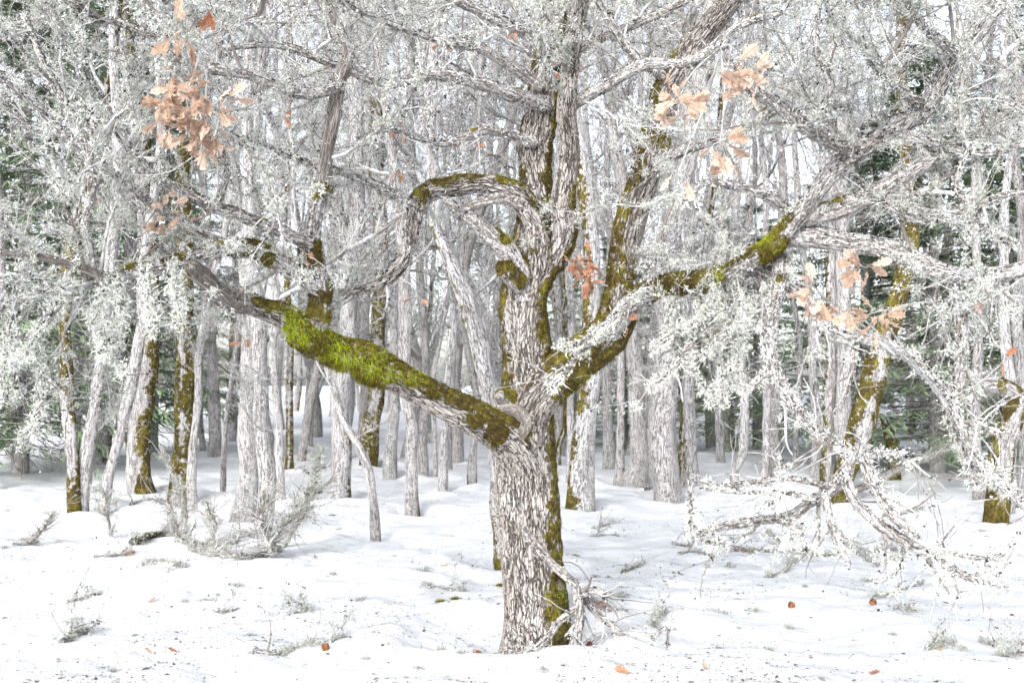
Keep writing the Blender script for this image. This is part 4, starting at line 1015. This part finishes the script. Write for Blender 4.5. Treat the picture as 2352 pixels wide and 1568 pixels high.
def leaf_cluster(cx, cy, rpx, D, n, meshes, anchor, size=1.0):
    """a twig from the anchor limb to the cluster, side shoots and leaves at their tips"""
    c = pix(cx, cy, D); r = rpx * mpp(D)
    _, PL, RL = ALL[anchor]
    k = int(np.argmin(np.linalg.norm(PL - c, axis=1))); a = PL[k]
    mid = (a + c) / 2 + np.array([random.uniform(-.05, .05), 0, random.uniform(-.03, .05)])
    C = catmull(np.array([a, mid, c]), .05)
    Rr = np.linspace(min(RL[k] * .5, .006), .0028, len(C))
    V, Q, T, bco, Dn, s = tube(C, Rr, 8, .1, random.random() * 50)
    m = max(3, n // 3)
    dd = rng.normal(size=(m, 3)); dd[:, 2] -= .25; dd = nrm(dd)
    p = grow(np.repeat(c[None], m, 0), dd, rng.uniform(.35, .95, m) * r, 5, .2)
    v2, q2, b2 = batch_tubes(p, np.linspace(1, .6, 5)[None] * np.full((m, 1), .0025), 4)
    Vj, Qj, Tj, Aj, mi = join([dict(V=V, Q=Q, T=T, a={'bco': bco}), dict(V=v2, Q=q2, a={'bco': b2})])
    tw = link('twig', make_mesh('twig', Vj - main_base, Qj, Tj, Aj, [M_TWIG], mi), OAK)
    for i in range(n):
        j = i % m; t = 4 if i < m else random.randint(2, 4)
        d = nrm((p[j, t] - c)[None])[0] * .7 + rng.normal(0, .55, 3) + np.array([0, -.25, -.35])
        put_leaf(meshes, p[j, t], nrm(d[None])[0], tw, main_base, random.uniform(.8, 1.15) * size)
DL = D0 - 1.8; DR = D0 - 2.5
leaf_cluster(432, 205, 75, DL - .3, 30, LT, 'T18', 1.0); leaf_cluster(470, 250, 62, DL - .3, 26, LT, 'T18', 1.0); leaf_cluster(385, 255, 62, DL - .3, 26, LT, 'T18', 1.0); leaf_cluster(440, 300, 56, DL - .3, 26, LT, 'T18', 1.0)
leaf_cluster(395, 60, 40, DL - .2, 8, LT, 'T3'); leaf_cluster(475, 10, 22, DL, 2, LR, 'T18'); leaf_cluster(395, 490, 58, D0 - 1.3, 13, LT, 'T4', .8)
leaf_cluster(1560, 225, 40, DR, 18, LT, 'E2', .9); leaf_cluster(1672, 150, 36, DR, 11, LT, 'E2'); leaf_cluster(1725, 205, 36, DR, 9, LT, 'E2'); leaf_cluster(1655, 325, 30, DR, 11, LT, 'E2'); leaf_cluster(1560, 390, 30, DR, 2, LT, 'E2')
leaf_cluster(1872, 668, 30, DR, 13, LT, 'E5', .84); leaf_cluster(1942, 695, 26, DR, 12, LT, 'E5', .84); leaf_cluster(1988, 614, 26, DR, 10, LT, 'E3', .84); leaf_cluster(2022, 724, 30, DR, 12, LT, 'E5', .84)
leaf_cluster(1335, 610, 40, D0 - .2, 44, LR, 'stem2', .55); leaf_cluster(1345, 650, 40, D0 - .2, 40, LR, 'D', .55)
leaf_cluster(915, 390, 22, D0 - .2, 5, LR, 'T11', .6); leaf_cluster(920, 300, 18, D0 - .2, 3, LR, 'T12', .6); leaf_cluster(1080, 340, 20, D0 - .1, 4, LR, 'T12', .7)
for x, y, an, dd in [(1010, 105, 'T13', -.4), (575, 770, 'A', -.9), (185, 458, 'T6', -1.5), (640, 255, 'T11', -.9), (1440, 738, 'E', -.4), (958, 682, 'B', -.3), (1180, 70, 'T1', -.2), (695, 605, 'Aup', -.8), (720, 608, 'Aup', -.8), (2255, 685, 'E3', -1.1), (1300, 195, 'T2', 0), (590, 575, 'Al', -.9), (2305, 830, 'E5', -1.4), (330, 520, 'T4', -1.3)]:
    leaf_cluster(x, y, 14, D0 + dd, 2, LR, an, .75)

# ------------------------------------------------------------------ things lying on the snow
LMAT[0] = M_LICHEN_WET
def lie(x, y, lift=0.0):
    g = ground(x, y); g[2] = float(H1(g[0], g[1])[0]) + lift; return g

def snow_leaf(x, y, meshes, label, group=None, sc=1.0):
    p = lie(x, y, .012)
    o = bpy.data.objects.new('oak_leaf', random.choice(meshes)); COL.objects.link(o)
    o.location = p; o.rotation_euler = (random.uniform(-.35, .35), random.uniform(-.3, .3), random.uniform(0, 6.28)); o.scale = (sc,) * 3
    o['label'] = label; o['category'] = 'leaf'
    if group: o['group'] = group
snow_leaf(1128, 1461, LD, 'dark red oak leaf in the snow hollow at the big trunk')
for (x, y) in [(1112, 1448), (1140, 1472), (1318, 1488), (1345, 1478)]: snow_leaf(x, y, LD, 'dark wet oak leaf in the melt ring round the big trunk', 'wet leaves in the melt ring', .8)
snow_leaf(1075, 1490, LR, 'orange oak leaf beside a thin stick near the big trunk')
snow_leaf(1451, 1555, LR, 'pale orange oak leaf lying below the dead branch tip')
for (x, y) in [(448, 1184), (477, 1191), (311, 1275), (348, 1286), (578, 1268)]:
    snow_leaf(x, y, LR, 'rust oak leaf caught around the fallen lichen branch pile', 'leaves around the fallen branch pile')
for (x, y) in [(354, 1500), (415, 1500), (338, 1393), (1622, 1538), (1996, 1548), (2258, 1458), (2160, 1487), (1392, 1408), (1010, 1306), (1700, 1266)]:
    snow_leaf(x, y, LR if random.random() < .6 else LT, 'single dry oak leaf lying on open snow', 'single leaves on the open snow', .85)

# galls
gv, gq = [], []
u_, v_ = 20, 14
for a in range(v_ + 1):
    ph = math.pi * a / v_
    for b in range(u_):
        th = 2 * math.pi * b / u_; rr = 1 + .05 * math.sin(3 * th + a * .4) - .14 * math.exp(-(ph / .22) ** 2) + .08 * math.exp(-((ph - math.pi) / .3) ** 2)
        gv.append((rr * math.sin(ph) * math.cos(th), rr * math.sin(ph) * math.sin(th), rr * math.cos(ph) * .95))
for a in range(v_):
    for b in range(u_): gq.append((a * u_ + b, (a + 1) * u_ + b, (a + 1) * u_ + (b + 1) % u_, a * u_ + (b + 1) % u_))
gall_me = make_mesh('oak_gall', np.array(gv) * .026, np.array(gq), None, None, [M_GALL])
for (x, y, lab) in [(747, 1492, 'round orange oak gall beside a lichen stick on the snow'), (1818, 1396, 'round orange-brown oak gall alone on the snow'), (2005, 1389, 'round dark brown oak gall near a lichen spray on the snow')]:
    p = lie(x, y, .016); o = link('oak_gall', gall_me, None, lab, 'oak gall', None, None, p); o.rotation_euler = (random.uniform(.4, 1.2), random.uniform(-.5, .5), random.uniform(0, 6))

def fallen(pts, w, label, group=None, lich=1.0, lift=.012, twigs=4, name='fallen_branch', moss=0, raise_=None):
    """a stick lying on the snow, its lichen as a child"""
    g3 = [lie(x, y, lift) for x, y in pts]
    if raise_ is not None:
        D = g3[0][1]; g3 = [pix(x, y, D + dz) if h else lie(x, y, lift) for (x, y), (h, dz) in zip(pts, raise_)]
    g3 = np.array(g3); base = g3[0].copy()
    rad = np.linspace(w, w * .45, len(g3)) * .5 * mpp(base[1])
    C = catmull(np.column_stack([g3, rad]), .02); P, R = C[:, :3], C[:, 3]
    P = P + np.stack([(vnoise(P * 9 + 1) - .5), (vnoise(P * 9 + 7) - .5) * .5, np.zeros(len(P))], -1) * .02
    V, Q, T, bco, Dn, s = tube(P, R, 12, .2, random.random() * 40)
    ms = np.full(len(V), float(moss)) * (np.concatenate([np.repeat(s / s[-1], 12), [1]]) < .25)
    t = thing(name, label, 'branch', base, group)
    link('stick', make_mesh('stick', V - base, Q, T, {'bco': bco, 'moss': ms}, [M_BARK_LIMB]), t)
    L = s[-1]
    if twigs: sub_twigs(t, base, P, R, twigs, (.08, .32), 4, 3, .15, .5 * (lich > 0), thick=.7, dens=1.6)
    nb = int(220 * L * lich)
    if nb: scatter_lichen('lichen', t, base, P, R, int(nb * 1.2), nb, 0, (.005, .012), (.012, .036))
    return t
GS = 'lichen sticks on the open snow'
LS = 'thin stick with pale lichen lying on open snow'
for pts, w in [([(155,1383),(190,1375),(230,1368)], 8), ([(500,1406),(544,1396)], 5), ([(978,1340),(1020,1348),(1066,1360)], 7), ([(1362,1214),(1391,1206),(1412,1198)], 8), ([(1362,1232),(1415,1230)], 5), ([(1757,1322),(1800,1312),(1832,1292)], 9), ([(2010,1374),(2062,1360),(2116,1340)], 12), ([(2010,1302),(2040,1290),(2066,1282)], 12), ([(1500,1436),(1512,1415),(1532,1408)], 9), ([(2300,1500),(2330,1508),(2360,1510)], 14), ([(2258,1472),(2288,1482)], 9), ([(1430,1318),(1455,1308),(1480,1292)], 9), ([(690,1395),(712,1408)], 5), ([(30,1248),(70,1246),(110,1236)], 10), ([(2130,1490),(2165,1484),(2192,1478)], 9), ([(760,1480),(785,1466)], 9), ([(300,1175),(345,1158)], 10), ([(1545,1250),(1585,1253)], 9), ([(1560,1276),(1600,1272),(1640,1284)], 9)]:
    fallen(pts, w, LS, GS, .9, .006, 3)
fallen([(144,1483),(165,1470),(195,1450)], 16, 'short stout stick bushy with lichen on the near snow', None, 1.6)
fallen([(578,1509),(620,1506),(655,1498),(723,1478)], 13, 'long curved lichen stick lying near an oak gall', None, 1.5)
fallen([(60,1247),(85,1228),(120,1186)], 15, 'tilted lichen-furred stick poking out of the snow at the left trees', None, 1.8, raise_=[(0, 0), (1, .0), (1, .02)])
fallen([(1603,1237),(1650,1252),(1723,1264),(1800,1268)], 15, 'long dark stick with lichen lying below the hanging right branch', None, 1.2)
fallen([(1764,1227),(1800,1255),(1836,1270),(1914,1276)], 13, 'pale green lichen branch lying behind two hanging twigs', None, 1.8)
fallen([(1945,1250),(1970,1262),(1982,1280),(1996,1294)], 20, 'stubby forked branch crusted with grey lichen on the snow', None, 1.6)
fallen([(1985,1276),(2020,1272),(2058,1266)], 10, 'thin lichen twig lying across the stubby forked branch', None, 1.2)
fallen([(330,1298),(370,1298),(424,1303)], 16, 'flat lichen-crusted branch piece in front of the fallen branch pile', None, 1.6)
fallen([(1062,1486),(1085,1487),(1120,1490)], 6, 'thin brown stick lying over an orange leaf', None, 0, twigs=0)

# the fallen branch pile at the left
t = fallen([(305,1258),(345,1240),(392,1232),(430,1248),(480,1258),(530,1250),(562,1222)], 18, 'crooked fallen oak branch with moss on its broken end', None, 1.5, .03, 14, moss=.9)
fallen([(440,1260),(500,1278),(560,1288),(618,1276),(640,1268)], 13, 'pale bushy lichen branch lying under the crooked fallen branch', None, 2.2, .02, 14)
fallen([(404,1232),(398,1196),(388,1160),(370,1148)], 16, 'broken upright snag of the fallen branch pile', None, 1.0, .02, 5, raise_=[(0,0),(1,0),(1,.02),(1,.04)])
fallen([(420,1236),(424,1180),(412,1120),(385,1060),(372,1034)], 13, 'tall curved lichen stick standing up from the fallen branch pile', None, .9, .02, 8, raise_=[(0,0),(1,.05),(1,.1),(1,.15),(1,.2)])
fallen([(255,1240),(248,1190),(240,1140),(228,1110)], 8, 'thin bare stick standing up left of the fallen branch pile', None, .5, .02, 8, raise_=[(0,0),(1,.05),(1,.1),(1,.1)])
fallen([(490,1245),(492,1200),(478,1168),(470,1152)], 9, 'thin forked twig standing up behind the fallen branch pile', None, .6, .02, 5, raise_=[(0,0),(1,0),(1,0),(1,.05)])
fallen([(626,1284),(612,1240),(600,1190),(604,1140)], 16, 'upright branch furred all over with lichen against the white trunk pair', None, 3.0, .02, 22, raise_=[(0,0),(1,0),(1,.05),(1,.1)])
fallen([(618,1280),(645,1210),(690,1165),(722,1100),(728,1060),(745,1032)], 13, 'arching lichen-furred branch rising right from the pile', None, 2.2, .02, 16, raise_=[(0,0),(1,0),(1,.05),(1,.1),(1,.1),(1,.15)])
fallen([(655,1255),(700,1160),(735,1125),(766,1100)], 11, 'straight lichen branch slanting up to the right of the pile', None, 2.0, .02, 10, raise_=[(0,0),(1,0),(1,.05),(1,.1)])
fallen([(665,1205),(700,1250),(722,1282)], 6, 'bare dark twig leaning down to the snow right of the pile', None, 0, .02, 2, raise_=[(1,0),(1,0),(0,0)])
fallen([(215,1282),(260,1278),(310,1270)], 8, 'smooth brown stick lying at the left end of the pile', None, .1, .01, 3)
# snags on the right
fallen([(2150,1270),(2172,1232),(2192,1206)], 6, 'thin bare twig poking out of the snow near the hooked oak', None, 0, .02, 1, raise_=[(0,0),(1,0),(1,0)])
fallen([(1890,1145),(1945,1130),(2010,1110),(2060,1080),(2120,1056),(2200,1020)], 18, 'long fallen lichen pole propped up before the mossy stub', None, 1.2, .03, 14, raise_=[(0,0),(1,.1),(1,.2),(1,.3),(1,.5),(1,.7)])
fallen([(1350,1392),(1390,1410),(1440,1418)], 26, 'rotten dark log piece by the big oak foot', None, .2, .0, 0)
fallen([(1485,1130),(1500,1128),(1530,1138)], 12, 'short lichen stick lying by the broad bottle-shaped trunk', None, .6, .01, 2)

# loose lichen tufts on the snow
def tuft_proto(k):
    n = 16
    p = np.clip(rng.normal(0, .016, (n, 3)), -.03, .03) * np.array([1.3, .9, .35]); p[:, 2] = np.abs(p[:, 2])
    v, t, tn = place(BUSHY, p, rng.uniform(.018, .028, n)); v[:, 2] = np.maximum(v[:, 2], -.006)
    return make_mesh('lichen_tuft', v, None, t, {'tone': tn * .8 + .1}, [M_LICHEN_WET], smooth=False)
TUFT = [tuft_proto(k) for k in range(6)]
def tuft(x, y, s, label='small pale lichen tuft lying loose on the snow', group='loose lichen tufts on the snow'):
    p = lie(x, y, .002); o = link('lichen_tuft', random.choice(TUFT), None, label, 'lichen', group, None, p)
    o.rotation_euler = (0, 0, random.uniform(0, 6.28)); o.scale = (s * random.uniform(.8, 1.5), s, s * random.uniform(.6, 1))
for (x, y, s) in [(827,1382,1.0),(967,1538,1.0),(571,1461,1.0),(538,1347,1.1),(424,1384,.9),(155,1262,.7),(1679,1306,1.4),(1997,1333,1.5),(1422,1374,1.5),(1504,1440,1.2),(2212,1497,1.2),(765,1318,.9),(780,1213,.9),(690,1200,1.2),(15,1173,.9),(10,1260,1.1),(765,1185,1.0),(309,1455,.6),(130,1525,.6),(260,1532,.8),(1733,1397,1.0),(1815,1443,.9),(1770,1490,.8),(1625,1310,1.0),(2275,1305,.9),(2260,1220,1.1),(2265,1228,.7),(1697,1443,.5),(1850,1352,.8),(2052,1460,.8),(1640,1400,1.0),(1660,1402,.8),(850,1585,.8),(1055,1280,.5),(905,1280,.8),(1370,1320,.8),(1400,1330,.7),(180,1418,.8),(700,1515,.5),(497,1360,.8),(475,1370,.9),(1246,1545,.8),(1012,1510,.9),(840,1520,.8),(1060,1520,.7)]:
    tuft(x, y, s)
tuft(2082, 1411, 2.3, 'large grey-green lichen clump lying alone on the right snow', None)
tuft(976, 1316, 1.4, 'rounded yellow-green lichen ball above a thin twig', None)
def moss_tuft(x, y, lab):
    n = 260; p = lie(x, y, 0.0); q = rng.normal(0, .016, (n, 3)) * [1.2, 1, .3]; q[:, 2] = np.abs(q[:, 2])
    d = nrm(rng.normal(size=(n, 3)) + [0, 0, .8]); s = nrm(np.cross(d, rng.normal(size=(n, 3)))) * .002
    v = np.stack([q - s, q + s, q + d * rng.uniform(.012, .03, (n, 1))], 1).reshape(-1, 3)
    link('moss_tuft', make_mesh('moss_tuft', v, None, np.arange(3 * n).reshape(-1, 3), {'tone': np.repeat(rng.uniform(.2, .85, n), 3)}, [M_MOSS], smooth=False), None, lab, 'moss', 'brown-green moss tufts on the snow', None, p)
for x, y in [(1012, 1386), (1046, 1378), (1320, 1273), (1150, 1350)]: moss_tuft(x, y, 'small brown-green moss tuft fallen on snow near the big oak')

# fine litter: bark crumbs, bud scales, lichen crumbs
n = 40000
yy = 5.2 + 15 * rng.random(n) ** 1.6; xx = rng.uniform(-1, 1, n) * (.56 * yy + .4)
dens = vnoise(np.stack([xx * .9, yy * .9, xx * 0 + 2], -1)) * .6 + vnoise(np.stack([xx * 3, yy * 3, xx * 0 + 6], -1)) * .4
near_oak = np.exp(-((xx - main_base[0]) ** 2 + (yy - main_base[1]) ** 2) / 2.5)
keep = rng.random(n) < np.clip((dens - .38) * 2.2 + near_oak * .6, .05, 1)
xx, yy = xx[keep], yy[keep]; n = len(xx)
c = np.stack([xx, yy, H1(xx, yy) + .001], -1)
a = rng.uniform(0, 6.28, n); ln = rng.gamma(1.6, .0042, n) + .002; wd = ln * rng.uniform(.2, .6, n)
ux = np.stack([np.cos(a), np.sin(a), rng.normal(0, .25, n)], -1); uy = np.stack([-np.sin(a), np.cos(a), rng.normal(0, .25, n)], -1)
v = np.stack([c - ux * ln[:, None], c - uy * wd[:, None] + [0, 0, .002], c + ux * ln[:, None], c + uy * wd[:, None] + [0, 0, .003]], 1).reshape(-1, 3)
link('forest_litter', make_mesh('forest_litter', v, np.arange(4 * n).reshape(-1, 4), None, {'tone': np.repeat(rng.random(n), 4)}, [M_LITTER], smooth=False), None, 'fine bark and lichen crumbs sprinkled over the snow', 'litter', None, 'stuff')
tot = sum(len(m.polygons) for m in bpy.data.meshes)
print('POLYS', tot, 'OBJECTS', len(bpy.data.objects))
